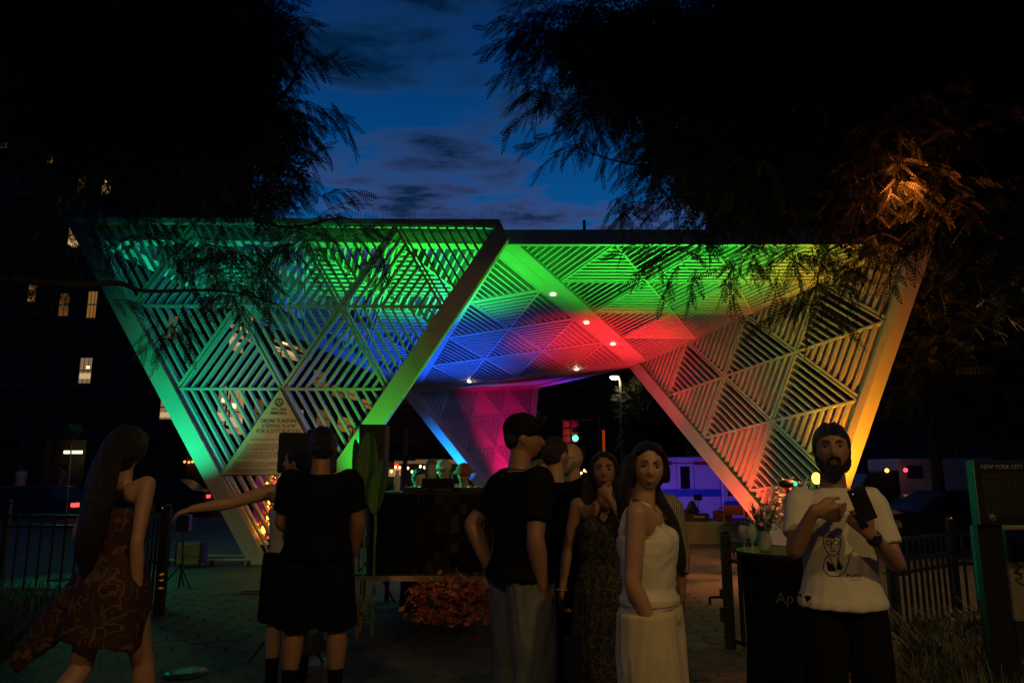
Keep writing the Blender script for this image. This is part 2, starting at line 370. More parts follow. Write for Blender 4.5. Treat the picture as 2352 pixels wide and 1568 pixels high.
# ------------------------------------------------------------------ triangular sign on the front wall
a, b_, c = f1[1]; fn = f1[2] if f1[2].y < 0 else -f1[2]
nd = lambda u, v: a + (b_ - a) * (u / 4) + (c - a) * (v / 4)
s_top, s_l, s_r = nd(1, 2), nd(0, 3), nd(1, 3)
sign = thing('triangular_sign', 'cream triangular notice plate mounted on the slats of the front wall', 'sign', tuple(s_l + fn * .12))
SO = Vector(sign.location)
M_signw = mat('sign_face', (.62, .55, .40), .5, var=.04, vscale=3); M_ink = mat('ink', (.03, .03, .03), .6)
ex = (s_r - s_l).normalized(); ey = fn.cross(ex).normalized()
if ey.z < 0: ey = -ey
W = (s_r - s_l).length; ap = s_top - s_l; apx = ap.dot(ex); apy = ap.dot(ey)
MB().prism([(0, 0, 0), s_r - s_l, s_top - s_l], fn, 0, .02).build('plate', M_signw, sign, bevel=.003)
fr = MB(); T = [Vector((0, 0, 0)), s_r - s_l, s_top - s_l]
for i in range(3): fr.bar(T[i], T[(i + 1) % 3], .02, .03, up=fn)
fr.build('frame', M_dark, sign)
def SM(u, v, off=.023): 
    M = Matrix((ex, ey, fn)).transposed().to_4x4(); M.translation = ex * u + ey * v + fn * off; return M
ring = MB(); c0 = (apx, apy * .84)
for k in range(24):
    if True:
        a0 = R(15 * k); a1 = R(15 * k + 15); p = lambda r_, t_: ex * (c0[0] + r_ * math.cos(t_)) + ey * (c0[1] + r_ * math.sin(t_)) + fn * .022
        ring.add([p(.075, a0), p(.075, a1), p(.052, a1), p(.052, a0)], [(0, 1, 2, 3)])
q = lambda x, y: ex * (c0[0] + x) + ey * (c0[1] + y) + fn * .0235
ring.add([q(0, .05), q(.046, -.03), q(-.046, -.03), q(0, .02), q(.02, -.016), q(-.02, -.016)], [(0, 3, 4, 1), (1, 4, 5, 2), (2, 5, 3, 0)])
ring.add([q(-.06, -.045), q(.06, -.045), q(.045, -.06), q(-.045, -.06)], [(0, 3, 2, 1)])
ring.build('logo', M_ink, sign)
for i, (s, z, sz, sh) in enumerate((('NYC AIDS', .745, .062, 0), ('MEMORIAL', .700, .062, 0), ('OSCAR TUAZON:', .605, .085, 0), ('ETERNAL FLAME', .545, .085, .25), ('FOR SCOTT BURTON', .485, .085, .25))):
    text_obj(s, sz, M_ink, 'lettering', sign, SM(apx, apy * z), font_shear=sh, offset=.0012 if i < 3 else .0, spacing=.9)
ln = MB()
def para(x0, x1, y0, n, dy=.021):
    for k in range(n):
        y = y0 - k * dy; x = x0 - k * dy * .56; xe = x1 - (random.random() * .1 if k < n - 1 else (x1 - x0) * .5)
        while x < xe:
            l = random.uniform(.02, .07); l = min(l, xe - x)
            ln.add([ex * x + ey * y + fn * .022, ex * (x + l) + ey * y + fn * .022, ex * (x + l) + ey * (y + .008) + fn * .022, ex * x + ey * (y + .008) + fn * .022], [(0, 1, 2, 3)]); x += l + .012
sl = lambda y: apx * y / apy + .10
for y0, n in ((.66 * .9, 2), (.55 * .92, 6), (.37, 6), (.21, 5), (.085, 3)): para(sl(y0), apx + .42 - y0 * .1, y0, n)
ln.build('text_lines', M_ink, sign)

# eternal flame: lit stack of amber glass blocks behind the lower slats
fl = thing('flame_sculpture', 'glowing amber glass flame sculpture behind the lowest slats', 'sculpture', (-4.05, 12.75, 0))
M_am = [mat('amber_glass_%s' % n_, c_, .2, emit=e_, estr=s_) for n_, c_, e_, s_ in (('deep', (.5, .15, .02), (1, .25, .02), 1.3), ('bright', (.8, .4, .05), (1, .48, .04), 5.5), ('dull', (.2, .07, .02), (1, .2, .02), .12), ('red', (.5, .05, .02), (1, .1, .02), .9))]
MB().box((0, 0, .15), (.7, .5, .3)).build('plinth', M_dark, fl)
for k in range(230):
    f = random.random() ** .8; z = .3 + f * 1.25; w = .42 * (1 - f * .45); b = MB(); s = random.uniform(.022, .06)
    Mx = Matrix.Rotation(random.random() * 3, 3, 'X') @ Matrix.Rotation(random.random() * 3, 3, 'Z')
    b.box((0, 0, 0), (s, s * random.uniform(.4, 1), s * random.uniform(.4, 1)), M=Mx)
    mm = M_am[np.random.choice(4, p=[.34, .30 * (1 - f * .7), .22 + .30 * f * .7, .14])]
    b.build('glass_block', mm, fl, loc=(random.uniform(-w, w) + (f - .3) * .05, random.uniform(-.2, .2), z))
pu = MB().box((0, .35, 1.0), (1.1, .02, 1.2)).build('dichroic_panel', mat('dichroic', (.20, .02, .25), .15, emit=(.5, .02, .6), estr=.06), fl)

# ------------------------------------------------------------------ buildings
M_brick = mat('dark_brick', (.11, .055, .04), .9, var=.25, vscale=2, bump=.3, bscale=30)
M_brick2 = mat('brown_brick', (.09, .06, .05), .9, var=.25, vscale=2)
M_trim = mat('stone_trim', (.2, .18, .15), .8)
M_frame = mat('window_frame', (.05, .045, .04), .6)
M_pane = mat('unlit_pane', (.015, .018, .025), .12)
def litmat(i, c, e): return mat('lit_room_%d' % i, (.3, .2, .1), .5, emit=c, estr=e)
LIT = [litmat(0, (1, .50, .17), .38), litmat(1, (1, .45, .10), .20), litmat(2, (1, .66, .36), .20), litmat(3, (1, .42, .08), .10)]
LAMPM = mat('room_lamp', (1, .8, .5), .5, emit=(1, .72, .35), estr=2.2)
def window(bld, M, w, h, lit=None, kind=0):
    """M: 4x4 placing the window centre; local x along the wall, z up, -y outwards"""
    f = MB(); t = .09
    for c, d in (((0, 0, h / 2), (w + t, .12, t)), ((0, 0, -h / 2), (w + t, .12, t)), ((-w / 2, 0, 0), (t, .12, h - t)), ((w / 2, 0, 0), (t, .12, h - t)), ((0, -.01, 0), (w - t, .08, .06))): f.box(c, d)
    n = 2 if kind == 0 else 3
    for k in range(1, n): f.box((-w / 2 + w * k / n, .012, 0), (.035, .05, h - t))
    for z in ((h / 4,) if kind == 0 else (h / 4, -h / 4)): f.box((0, .014, z), (w - t, .04, .03))
    o = f.build('window', M_frame, bld); o.matrix_local = M
    MB().box((0, -.004, 0), (w, .01, h)).build('pane', lit or M_pane, o)
    if lit in LIT[:1] or lit is LIT[2]:
        b = MB(); b.box((w * random.uniform(-.15, .15), -.02, h * .12), (w * .22, .01, h * .10)); b.build('room_lamp', LAMPM, o)
        MB().box((0, -.016, -h * random.uniform(.18, .3)), (w * .85, .006, h * .2)).build('blind', mat('blind', (.5, .4, .25), .8, emit=(1, .62, .3), estr=.6), o)
    MB().box((0, -.04, -h / 2 - .11), (w + .3, .28, .12)).build('sill', M_trim, o)
    return o
def building(label, p0, p1, z0, z1, depth, m, wins, cornice=True, cat='building', name='brick_building'):
    """wall from p0 to p1 (xy, seen left to right); wins: (u metres, z, w, h, lit, kind)"""
    p0 = Vector((*p0, 0)); p1 = Vector((*p1, 0)); ex = (p1 - p0).normalized(); L = (p1 - p0).length; ny = Vector((-ex.y, ex.x, 0))
    b = thing(name, label, cat, (p0.x, p0.y, z0), math.atan2(ex.y, ex.x))
    MB().box((L / 2, depth / 2, (z1 - z0) / 2), (L, depth, z1 - z0)).build('wall', m, b)
    if cornice:
        c = MB(); c.box((L / 2, -.1, z1 - z0 - .3), (L + .4, .5, .5)); c.box((L / 2, -.05, z1 - z0 - .9), (L + .1, .2, .15)); c.build('cornice', M_trim, b)
    for u, z, w, h, lit, kind in wins:
        M = Matrix.Translation((u, -.03, z - z0)); window(b, M, w, h, lit, kind)
    return b
# left building: place windows where the photograph shows them, wall plane y=38
WY = 38.0; BX0 = -30.0
def wpos(px, py, hpx, wpx): 
    p = at(px, py, WY); s = WY / FPX; return p.x - BX0, p.z, wpx * s * 1.02, hpx * s * 1.05
wins = []
for px, py, w, h, l, k in ((118, 356, 20, 52, 1, 0), (189, 427, 22, 50, 1, 0), (247, 424, 26, 52, 0, 0), (172, 541, 31, 62, 0, 0), (76, 668, 22, 54, 1, 0), (149, 700, 27, 56, 3, 0), (213, 700, 25, 64, 1, 1), (198, 851, 31, 60, 2, 1),
                          (56, 850, 30, 60, None, 1), (128, 860, 30, 60, None, 1), (272, 866, 30, 60, None, 1), (345, 700, 28, 60, None, 0), (285, 700, 28, 60, None, 0), (398, 752, 26, 55, 3, 0), (395, 545, 28, 60, None, 0), (383, 935, 30, 56, 2, 0), (440, 840, 28, 60, None, 0), (10, 700, 28, 60, None, 0), (10, 850, 28, 60, None, 0), (20, 540, 28, 60, None, 0), (96, 540, 28, 60, None, 0), (245, 548, 28, 60, None, 0), (320, 545, 28, 60, None, 0), (8, 345, 22, 40, 3, 0), (60, 420, 22, 50, None, 0), (345, 1000, 28, 50, None, 0), (60, 1000, 28, 60, None, 0)):
    u, z, ww, hh = wpos(px, py, h, w); wins.append((u, z, ww, hh, LIT[l] if l is not None else None, k))
bx1 = at(455, 800, WY).x
lb = building('dark brick apartment house with scattered lit windows at the left edge', (BX0, WY), (bx1, WY), -.45, 34, 6, M_brick, wins)
# ground floor shop light and columns
sh = MB()
for x in (-24.2, -21.6, -19, -16.4): sh.box((x - BX0, -.6, 1.8), (.5, .5, 3.6))
sh.box((7.2, -.35, 3.8), (14.4, 1.0, .5)); sh.build('shop_porch', M_brick2, lb)
p = at(168, 1038, 37.2); MB().box((p.x - BX0, p.y - WY, p.z + .45), (.9, .12, .16)).build('shop_light', mat('tube_light', (1, 1, .8), .5, emit=(.9, 1, .55), estr=1.6), lb)
p = at(480, 1061, 37.2)
b = MB()
for px, py in ((424, 1060), (434, 1061), (442, 1060), (452, 1061), (458, 1061), (484, 1062)):
    q = at(px, py, 37.0); MB().ell((q.x - BX0, q.y - WY, q.z + .45), (.07, .07, .07) if px < 480 else (.16, .1, .14), 8, 5).build('porch_lamp', mat('orange_bulb', (1, .6, .2), .5, emit=(1, .45, .1), estr=1.4), lb)
# second building seen through the slats, its street wall running away
p0 = at(505, 800, 38.5); p1 = at(905, 900, 66)
def fz(t, py):   # height on the receding wall at the pixel row
    y = p0.y + (p1.y - p0.y) * t; x = p0.x + (p1.x - p0.x) * t; px = proj((x, y, 3))[0]; return at(px, py, y).z
L2 = (Vector((p1.x, p1.y)) - Vector((p0.x, p0.y))).length; w2 = []
def tof(px):
    return min((abs(proj((p0.x + (p1.x - p0.x) * k / 400, p0.y + (p1.y - p0.y) * k / 400, 4))[0] - px), k / 400) for k in range(401))[1]
for px, py, w, h, l, k in ((527, 765, 1.6, 2.2, 0, 1), (548, 745, 1.5, 2.0, 0, 1), (536, 945, 1.8, 2.6, 0, 1), (508, 930, 1.2, 2.2, 2, 0), (645, 795, 3.4, 1.6, 0, 1), (690, 800, 2.0, 1.4, 1, 1), (668, 955, 3.2, 1.1, 2, 1), (620, 800, 1.4, 1.6, None, 0), (590, 800, 1.2, 1.6, None, 0), (590, 950, 1.2, 1.8, 3, 0), (800, 905, 2.6, .9, 1, 1), (770, 900, 2.4, .9, 3, 1), (838, 928, 2.4, .8, 1, 1), (790, 975, 3, 1.2, 1, 1), (740, 960, 2.4, 1.2, 3, 1), (820, 1000, 4, 1.2, 3, 1), (727, 870, 2.2, 1.2, 3, 1)):
    t = tof(px); w2.append((t * L2, fz(t, py), w, h, LIT[l] if l is not None else None, k))
building('lower brick row house seen through the front slats, running back along the street', (p0.x, p0.y), (p1.x, p1.y), -.45, 10.2, 10, M_brick2, w2)
# right background: dark blocks of flats
def rnd_wins(L, z0, z1, y, prob=.06, sx=3.2, sz=3.4):
    out = []; z = z0
    while z < z1 - 1.5:
        u = 1.6
        while u < L - 1.2:
            out.append((u, z, 1.2, 1.8, LIT[random.choice((1, 3))] if random.random() < prob else None, 0)); u += sx
        z += sz
    return out
building('dark tall block of flats behind the right wall of the canopy', (16.0, 48), (40, 46), -.45, 38, 12, M_brick, rnd_wins(25, 2.5, 18, 48, .0))
building('dark low block under the far roof edge', (-5.5, 62), (26, 62), -.45, 14.5, 12, M_brick2, rnd_wins(30, 3, 12, 62, .0))
building('low dark shop building between the green and blue legs', (-11.5, 61), (-5.6, 61), -.45, 7.6, 10, M_brick, rnd_wins(6, 3, 7, 61, .0))
building('dark distant block at the right edge of the square', (40.5, 44), (66, 36), -.45, 30, 12, M_brick2, rnd_wins(25, 2.5, 16, 44, .0), name='brick_building')
tw = building('narrow pale stone house front lit faintly behind the striped shirt', (11.2, 46.2), (12.8, 46.2), -.45, 8.8, 1.2, mat('pale_stone', (.35, .34, .30), .8, var=.3, vscale=2), [(.45, 5.6, .5, 1.3, None, 0), (1.15, 5.6, .5, 1.3, None, 0), (.45, 3.4, .5, 1.3, None, 0), (1.15, 3.4, .5, 1.3, None, 0)], name='stone_house')
# houses behind the viewer close the square (seen only as the dark they keep off the sky)
building('brick houses on the near side of the square', (30, -22), (-30, -22), 0, 18, 10, M_brick, rnd_wins(60, 3, 17, 0, .15, 6, 5))
# restaurant with bulbs
rs = thing('restaurant', 'low restaurant with a cream fascia and string of bulbs across the street', 'restaurant', (-8.5, 50, -.45))
MB().box((3.6, 2.5, 1.3), (11, 5, 2.6)).build('wall', M_brick2, rs)
MB().box((3.2, -.1, 2.62), (5.4, .5, .28)).build('fascia', mat('cream_fascia', (.5, .38, .2), .6, emit=(1, .6, .22), estr=.10), rs)
for px, py, c, w, h in ((911, 1071, (1, .05, .03), .28, .7), (905, 1085, (1, .55, .2), .9, .5), (884, 1084, (.6, .8, 1), .5, .6)):
    q = at(px, py, 49.8); MB().box((q.x + 8.5, -.22, q.z + .45), (w, .06, h)).build('window_sign', mat('neon_%d' % px, (.2, .05, .05), .5, emit=c, estr=1.4 if px == 911 else .35), rs)
M_bulb = mat('bulb', (1, .8, .5), .4, emit=(1, .66, .22), estr=5)
sl_ = thing('string_lights', 'warm bulbs strung in a line in front of the restaurant', 'string lights', (-7, 46, 2))
cw = MB(); last = None
for k in range(17):
    px = 880 + k * 9.5; py = 1073 + 5 * math.sin(k * 1.1) + (5 if k % 3 else 0); q = at(px, py, 46) - Vector((-7, 46, 2)); 
    MB().ell(q, (.075, .075, .09), 8, 6).build('bulb', M_bulb, sl_)
    if last is not None: cw.bar(last + Vector((0, 0, .1)), q + Vector((0, 0, .1)), .02)
    last = q
cw.build('wire', M_black, sl_)
for px, py in ((1430, 1082), (1420, 1086), (1350, 1080), (1345, 1086)):
    pass
s2 = thing('string_lights', 'few warm bulbs strung between the cap man and the dark dress woman', 'string lights', (5, 40, 1.6))
last = None; cw = MB()
for px, py in ((1335, 1086), (1342, 1080), (1348, 1084), (1356, 1078), (1426, 1084), (1432, 1080)):
    q = at(px, py, 40) - Vector((5, 40, 1.6)); MB().ell(q, (.06, .06, .07), 8, 6).build('bulb', M_bulb, s2)
    if last is not None: cw.bar(last + Vector((0, 0, .08)), q + Vector((0, 0, .08)), .015)
    last = q
cw.build('wire', M_black, s2)
# street lamp far behind, lit
q = at(1411, 866, 36); sl0 = thing('street_lamp', 'lit white street lamp on a tall pole beyond the canopy', 'street lamp', (q.x + .3, 36, -.45))
MB().tube([(0, 0, 0), (0, 0, q.z + .2), (-.1, 0, q.z + .55), (-.3, 0, q.z + .6)], [.09, .07, .05, .04], 10).build('pole', mat('grey_pole', (.2, .2, .2), .5), sl0)
MB().ell((-.3, 0, q.z + .52), (.32, .14, .09)).build('lamp_head', M_dark, sl0)
MB().ell((-.3, -.03, q.z + .42), (.22, .12, .10)).build('lamp_glass', mat('lamp_glass', (1, .9, .6), .3, emit=(1, .80, .42), estr=40), sl0)
lamp('street_lamp_glow', (q.x, 35.6, q.z - .2), (q.x, 30, 0), (1, .8, .45), 40, size=.2, kind='POINT')
q = at(1485, 1003, 44); MB().ell(q, (.16, .16, .16)).build('globe_lamp', mat('yellow_globe', (1, .8, .2), .4, emit=(1, .62, .08), estr=2.5)); tag(bpy.data.objects['globe_lamp'], 'small yellow globe lamp above the head of the woman in white', 'lamp')
# utility pole with a street sign
q = at(930, 1080, 32); up = thing('utility_pole', 'grey pole with a small street sign left of the blue leg', 'pole', (q.x, 32, -.45))
MB().tube([(0, 0, 0), (0, 0, 3.9)], [.12, .09], 10).build('pole', mat('grey_pole', (.2, .2, .2), .5), up)
MB().bar((0, 0, 3.2), (1.1, 0, 3.45), .07).build('arm', mat('grey_pole', (.2, .2, .2), .5), up)
b = MB(); b.box((0, -.12, 2.55), (.95, .03, .26)); b.build('street_sign', mat('street_sign_green', (.02, .18, .10), .5), up)
# traffic signal
q = at(1311, 998, 27); tr = thing('traffic_light', 'yellow traffic light showing green on a mast arm', 'traffic light', (q.x + 1.1, 27, -.45))
qz = q.z + .45
MB().tube([(0, 0, 0), (0, 0, qz + .75)], [.09, .07], 10).build('pole', M_dark, tr)
MB().bar((0, 0, qz + .55), (-1.15, 0, qz + .55), .05).build('mast_arm', M_dark, tr)
M_sig = mat('signal_yellow', (.30, .22, .02), .5); h = MB()
for dx in (-.16, .14): h.box((-1.1 + dx, 0, qz + .12), (.26, .24, .84)); 
for dx in (-.16, .14):
    for z in (.38, .12, -.14):
        h.tube([(-1.1 + dx, -.12, qz + z), (-1.1 + dx, -.3, qz + z - .02)], .115, 10)
h.build('housing', M_sig, tr)
for z, m in ((.38, mat('signal_red', (.1, .01, .01), .4, emit=(1, .05, .02), estr=.04)), (.12, mat('signal_off', (.02, .02, .01), .3)), (-.14, mat('signal_green', (.0, .3, .15), .3, emit=(.05, 1, .45), estr=7))):
    MB().ell((-.96, -.34, qz + z), (.105, .03, .105)).build('lens', m, tr)
# orange banner column
q = at(1385, 1015, 30); ob = thing('banner_pole', 'thin post carrying a narrow orange banner lit red', 'banner', (q.x, 30, -.45))
MB().tube([(.12, 0, 0), (.12, 0, q.z + 1.1)], .035, 8).build('pole', M_dark, ob)
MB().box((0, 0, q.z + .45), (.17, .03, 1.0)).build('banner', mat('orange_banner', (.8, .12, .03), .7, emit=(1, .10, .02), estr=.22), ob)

# ------------------------------------------------------------------ vehicles
def wheel(parent, x, y, z, r=.34, w=.22):
    o = MB().tube([(0, -w / 2, 0), (0, -w / 2 + .03, 0), (0, w / 2 - .03, 0), (0, w / 2, 0)], [r - .03, r, r, r - .03], 22).build('wheel', M_rub, parent, loc=(x, y, z)); 
    b = MB(); b.tube([(0, -w / 2 - .005, 0), (0, -w / 2 + .02, 0)], r * .2, 10)
    for k in range(5):
        a = R(72 * k); b.bar((0, -w / 2 - .003, 0), (r * .62 * math.cos(a), -w / 2 - .003, r * .62 * math.sin(a)), .05, .02, up=(0, 1, 0))
    t = [(r * .66 * math.cos(R(20 * k)), -w / 2, r * .66 * math.sin(R(20 * k))) for k in range(19)]; b.tube(t, .018, 6)
    b.build('rim', M_chrome, o)
def car(label, px, py, y, length, hgt, rz, m, tails=True, cat='car', headlights=False, group=None, zb=-.45):
    q = at(px, py, y); c = thing('parked_car', label, cat, (q.x, y, zb), rz, group); L = length; H_ = hgt; Wd = 1.85
    prof = [(-L / 2, .35), (-L / 2 - .02, .75), (-L / 2 + .12, H_ * .63), (-L * .36, H_ * .68), (-L * .25, H_ * .95), (-L * .05, H_), (L * .22, H_ * .97), (L * .36, H_ * .70), (L / 2 - .1, H_ * .66), (L / 2, .8), (L / 2 - .02, .35)]
    b = MB(); n = len(prof); rings = []
    for yy, inz, s in ((-Wd / 2, .0, .97), (-Wd / 2 + .06, 0, 1), (Wd / 2 - .06, 0, 1), (Wd / 2, 0, .97)):
        rings.append([(x * s, yy + (.22 * (1 if yy < 0 else -1) if z > H_ * .9 else 0), .3 + (z - .3) * s) for x, z in prof])
    vs = [p for r_ in rings for p in r_]; fs = [(i * n + k, i * n + (k + 1) % n, (i + 1) * n + (k + 1) % n, (i + 1) * n + k) for i in range(3) for k in range(n)] + [tuple(range(n))[::-1], tuple(range(3 * n, 4 * n))]
    b.add(vs, fs); b.build('body', m, c, bevel=.03)
    g = MB(); zz = H_ * .70
    for s in (-1, 1):
        yy = s * (Wd / 2 + .004); y2 = s * (Wd / 2 - .19)
        for xa, xb, ta, tb in ((-L * .30, -L * .02, -L * .235, -L * .03), (L * .0, L * .30, L * .01, L * .215)):
            g.add([(xa, yy, zz), (xb, yy, zz), (tb, y2, H_ * .93), (ta, y2, H_ * .93)], [(0, 1, 2, 3)])
        g.build('side_window', M_glassdark, c); g = MB()
    for s in (-1, 1):
        for xx in (-L * .31, L * .31): wheel(c, xx, s * (Wd / 2 - .09), .34)
    if tails:
        for s in (-1, 1):
            MB().box((L / 2 - .0, s * .72, .88), (.08, .3, .13)).build('tail_light', mat('tail_red', (.4, .01, .01), .3, emit=(1, .04, .03), estr=3.5), c)
    for s in (-1, 1): MB().box((-L / 2 + .02, s * .65, .72), (.08, .36, .14)).build('headlight', mat('head_glass', (.5, .5, .5), .15), c)
    bb = MB(); bb.box((-L / 2, 0, .42), (.1, Wd * .9, .2)); bb.box((L / 2, 0, .42), (.1, Wd * .9, .2)); bb.build('bumper', M_dark, c)
    return c
M_cb = mat('blue_black_paint', (.012, .014, .03), .25, spec=.6); M_cg = mat('dark_grey_paint', (.03, .03, .033), .3)
car('dark car with one red light parked at the far left behind the fence', 88, 1120, 25, 3.9, 1.5, R(-6), M_cb)
car('dark car whose spoked wheel shows beside the green left leg', 372, 1140, 33, 4.6, 1.65, R(3), M_cg)
car('dark car with glowing red tail lights in front of the white truck', 2190, 1130, 17.5, 4.3, 1.45, R(180 - 14), M_cb, zb=-.45)
car('dark saloon behind the right fence catching a purple glint', 2250, 1160, 14.8, 4.2, 1.35, R(172), M_cg, zb=-.2)
# ambulance
qa = at(1600, 1200, 27); am = thing('ambulance', 'white ambulance with a blue stripe, lit purple, behind the planters', 'ambulance', (qa.x - .62, 27, -.85), R(3))
M_amb = mat('ambulance_white', (.62, .62, .66), .35, var=.05, vscale=2)
MB().box((-.1, 0, 1.62), (2.65, 2.2, 2.5)).build('box_body', M_amb, am, bevel=.05)
cab = MB(); cab.prism([(1.27, -1.0, .55), (3.35, -1.0, .55), (3.35, -1.0, 1.35), (2.75, -1.0, 1.5), (2.15, -1.0, 2.35), (1.27, -1.0, 2.45)], (0, 1, 0), 0, 2.0); cab.build('cab', M_amb, am, bevel=.05)
MB().add([(1.5, -1.006, 1.5), (2.6, -1.006, 1.5), (2.08, -1.006, 2.2), (1.5, -1.006, 2.25)], [(0, 1, 2, 3)]).build('cab_window', M_glassdark, am)
M_bs = mat('blue_stripe', (.02, .12, .45), .4)
sb_ = MB(); sb_.box((-.1, -1.104, 1.62), (2.66, .012, .26)); sb_.box((2.35, -1.006, 1.20), (2.0, .012, .26)); sb_.build('stripe', M_bs, am)
MB().box((-.05, -1.107, 2.15), (.34, .02, .78)).build('rear_window', M_glassdark, am, bevel=.02)
dl = MB()
for x in (-.35, .28): dl.box((x, -1.101, 1.7), (.02, .008, 2.2))
dl.build('door_seam', M_dark, am)
l_ = MB(); l_.box((.55, -1.13, 2.65), (.5, .05, .12)); l_.box((-.6, -1.13, 2.65), (.2, .05, .12)); l_.bar((-.6, -1.13, 2.65), (.5, -1.13, 2.65), .03); l_.build('warning_light', mat('red_lens', (.4, .02, .04), .3), am)
M_at = mat('decal_blue', (.03, .10, .4), .5)
text_obj('FDNY', .17, M_at, 'lettering', am, Matrix.Translation((-1.05, -1.106, 2.0)) @ Matrix.Rotation(R(90), 4, 'X'))
text_obj('EMS', .14, M_at, 'lettering', am, Matrix.Translation((2.15, -1.015, .85)) @ Matrix.Rotation(R(90), 4, 'X'))
for x in (-.9, 2.65): wheel(am, x, -.95, .36, .38)
# white truck right
qt = at(2155, 1092, 21); tk = thing('box_truck', 'white box truck with a small lit window behind the dark car', 'truck', (qt.x, 21.5, -.45), R(-4))
MB().box((0, 0, 1.55), (2.55 * 1.0, 2.2, 1.55)).build('box_body', M_amb, tk, bevel=.04)
cab = MB(); cab.prism([(-2.6, -1, .5), (-1.27, -1, .5), (-1.27, -1, 2.0), (-2.1, -1, 1.9), (-2.6, -1, 1.2)], (0, 1, 0), 0, 2.0); cab.build('cab', M_cg, tk, bevel=.04)
MB().box((.82, -1.11, 1.45), (.34, .02, .46)).build('lit_window', mat('cool_window', (.3, .4, .3), .4, emit=(.55, .8, .55), estr=.45), tk)
w_ = MB(); w_.box((.82, -1.125, 1.45), (.02, .02, .46)); w_.box((.82, -1.125, 1.45), (.34, .02, .02)); w_.build('window_bar', M_dark, tk)
MB().box((-.9, -1.11, 1.95), (.4, .05, .35)).build('vent', M_dark, tk)
text_obj('METRO RESPONSE', .16, mat('red_decal', (.35, .03, .03), .5), 'lettering', tk, Matrix.Translation((-.1, -1.108, 1.28)) @ Matrix.Rotation(R(90), 4, 'X')) if False else None
MB().box((-.25, -1.106, 1.34), (1.4, .01, .14)).build('red_band', mat('red_decal', (.3, .04, .04), .5), tk)
for x in (-1.9, .7): wheel(tk, x, -.95, .36, .38)
for px, py, e in ((2080, 1079, (1, .05, .1)), (2037, 1080, (1, .45, .05))):
    q = at(px, py, 20); o = MB().ell((0, 0, 0), (.06, .06, .06), 8, 6).build('signal_lamp', mat('sl_%d' % px, (.3, .1, .05), .4, emit=e, estr=3), loc=q)
    tag(o, 'tiny red lamp at the upper corner of the white truck' if px == 2080 else 'tiny amber lamp left of the white truck', 'lamp')

# ------------------------------------------------------------------ concrete bench, hydrant, kit on it
q = atz(1545, 1250, 0); q2 = atz(1690, 1262, 0); bn = thing('concrete_bench', 'long angled concrete bench lit red in front of the ambulance', 'bench', (q.x - .6, q.y, 0), R(-2))
MB().box((1.0, .35, .23), (2.6, .6, .46)).build('seat_block', M_conc, bn, bevel=.02)
MB().prism([(2.3, -.05, 0), (3.15, -.35, 0), (3.15, -.35, .40), (2.3, -.05, .46)], (.15, .98, 0), 0, .5).build('end_block', M_conc, bn)
hy = thing('fire_hydrant', 'dark fire hydrant between the ambulance and the bench', 'hydrant', tuple(at(1590, 1180, 16.3).xy) + (0,))
MB().lathe([(.17, 0), (.17, .06), (.11, .08), (.11, .62), (.14, .64), (.14, .70), (.11, .74), (.06, .84), (.03, .88)], n=16).build('barrel', M_dark, hy, smooth=True)
MB().tube([(-.2, 0, .5), (.2, 0, .5)], .06, 10).build('nozzle', M_dark, hy)
random.seed(3)
def clutter(name, label, cat, px, py, y, s, m):
    q = at(px, py, y); t = thing(name, label, cat, tuple(q)); w, d, h = s
    MB().box((0, 0, h / 2), (w, d, h)).build('case', m, t, bevel=.012)
    hb = MB(); hb.tube([(-w * .2, 0, h), (-w * .2, 0, h + .05), (w * .2, 0, h + .05), (w * .2, 0, h)], .01, 6); hb.build('handle', M_black, t)
    MB().box((0, -d / 2 - .004, h * .6), (w * .5, .012, .03)).build('latch', M_chrome, t)
bz = .46
for nm, lb_, ct, px, x_, s, m in (('equipment_case', 'small dark case standing on the left of the concrete bench', 'case', 1560, 0, (.35, .25, .24), M_dark), ('equipment_case', 'low black case in the middle of the concrete bench', 'case', 1602, 0, (.45, .3, .16), M_black), ('equipment_case', 'red topped case at the right of the concrete bench', 'case', 1660, 0, (.34, .3, .22), mat('red_case', (.3, .04, .03), .5))):
    y = bn.location.y + .35; qq = at(px, 1100, y); clutter(nm, lb_, ct, px, proj((qq.x, y, bz))[1], y, s, m)
# folding chairs and a white bottle by the bench
def chair(label, px, y, rz):
    qq = at(px, 1250, y); t = thing('folding_chair', label, 'chair', (qq.x, y, 0), rz, 'folding chairs behind the bench')
    MB().box((0, 0, .45), (.42, .40, .03)).build('seat', M_dark, t); MB().box((0, .22, .72), (.42, .025, .2)).build('backrest', M_dark, t)
    for s in (-1, 1):
        MB().tube([(s * .2, -.24, 0), (s * .2, .24, .85)], .012, 6).build('leg', M_chrome, t); MB().tube([(s * .2, .26, 0), (s * .2, -.15, .45)], .012, 6).build('leg', M_chrome, t)
    return t
chair('dark folding chair left of the hydrant in front of the ambulance', 1552, 16.0, R(20)); chair('dark folding chair standing under the ambulance cab', 1690, 15.2, R(-15)); chair('dark folding chair nearest the red foot of the canopy', 1745, 14.6, R(60))

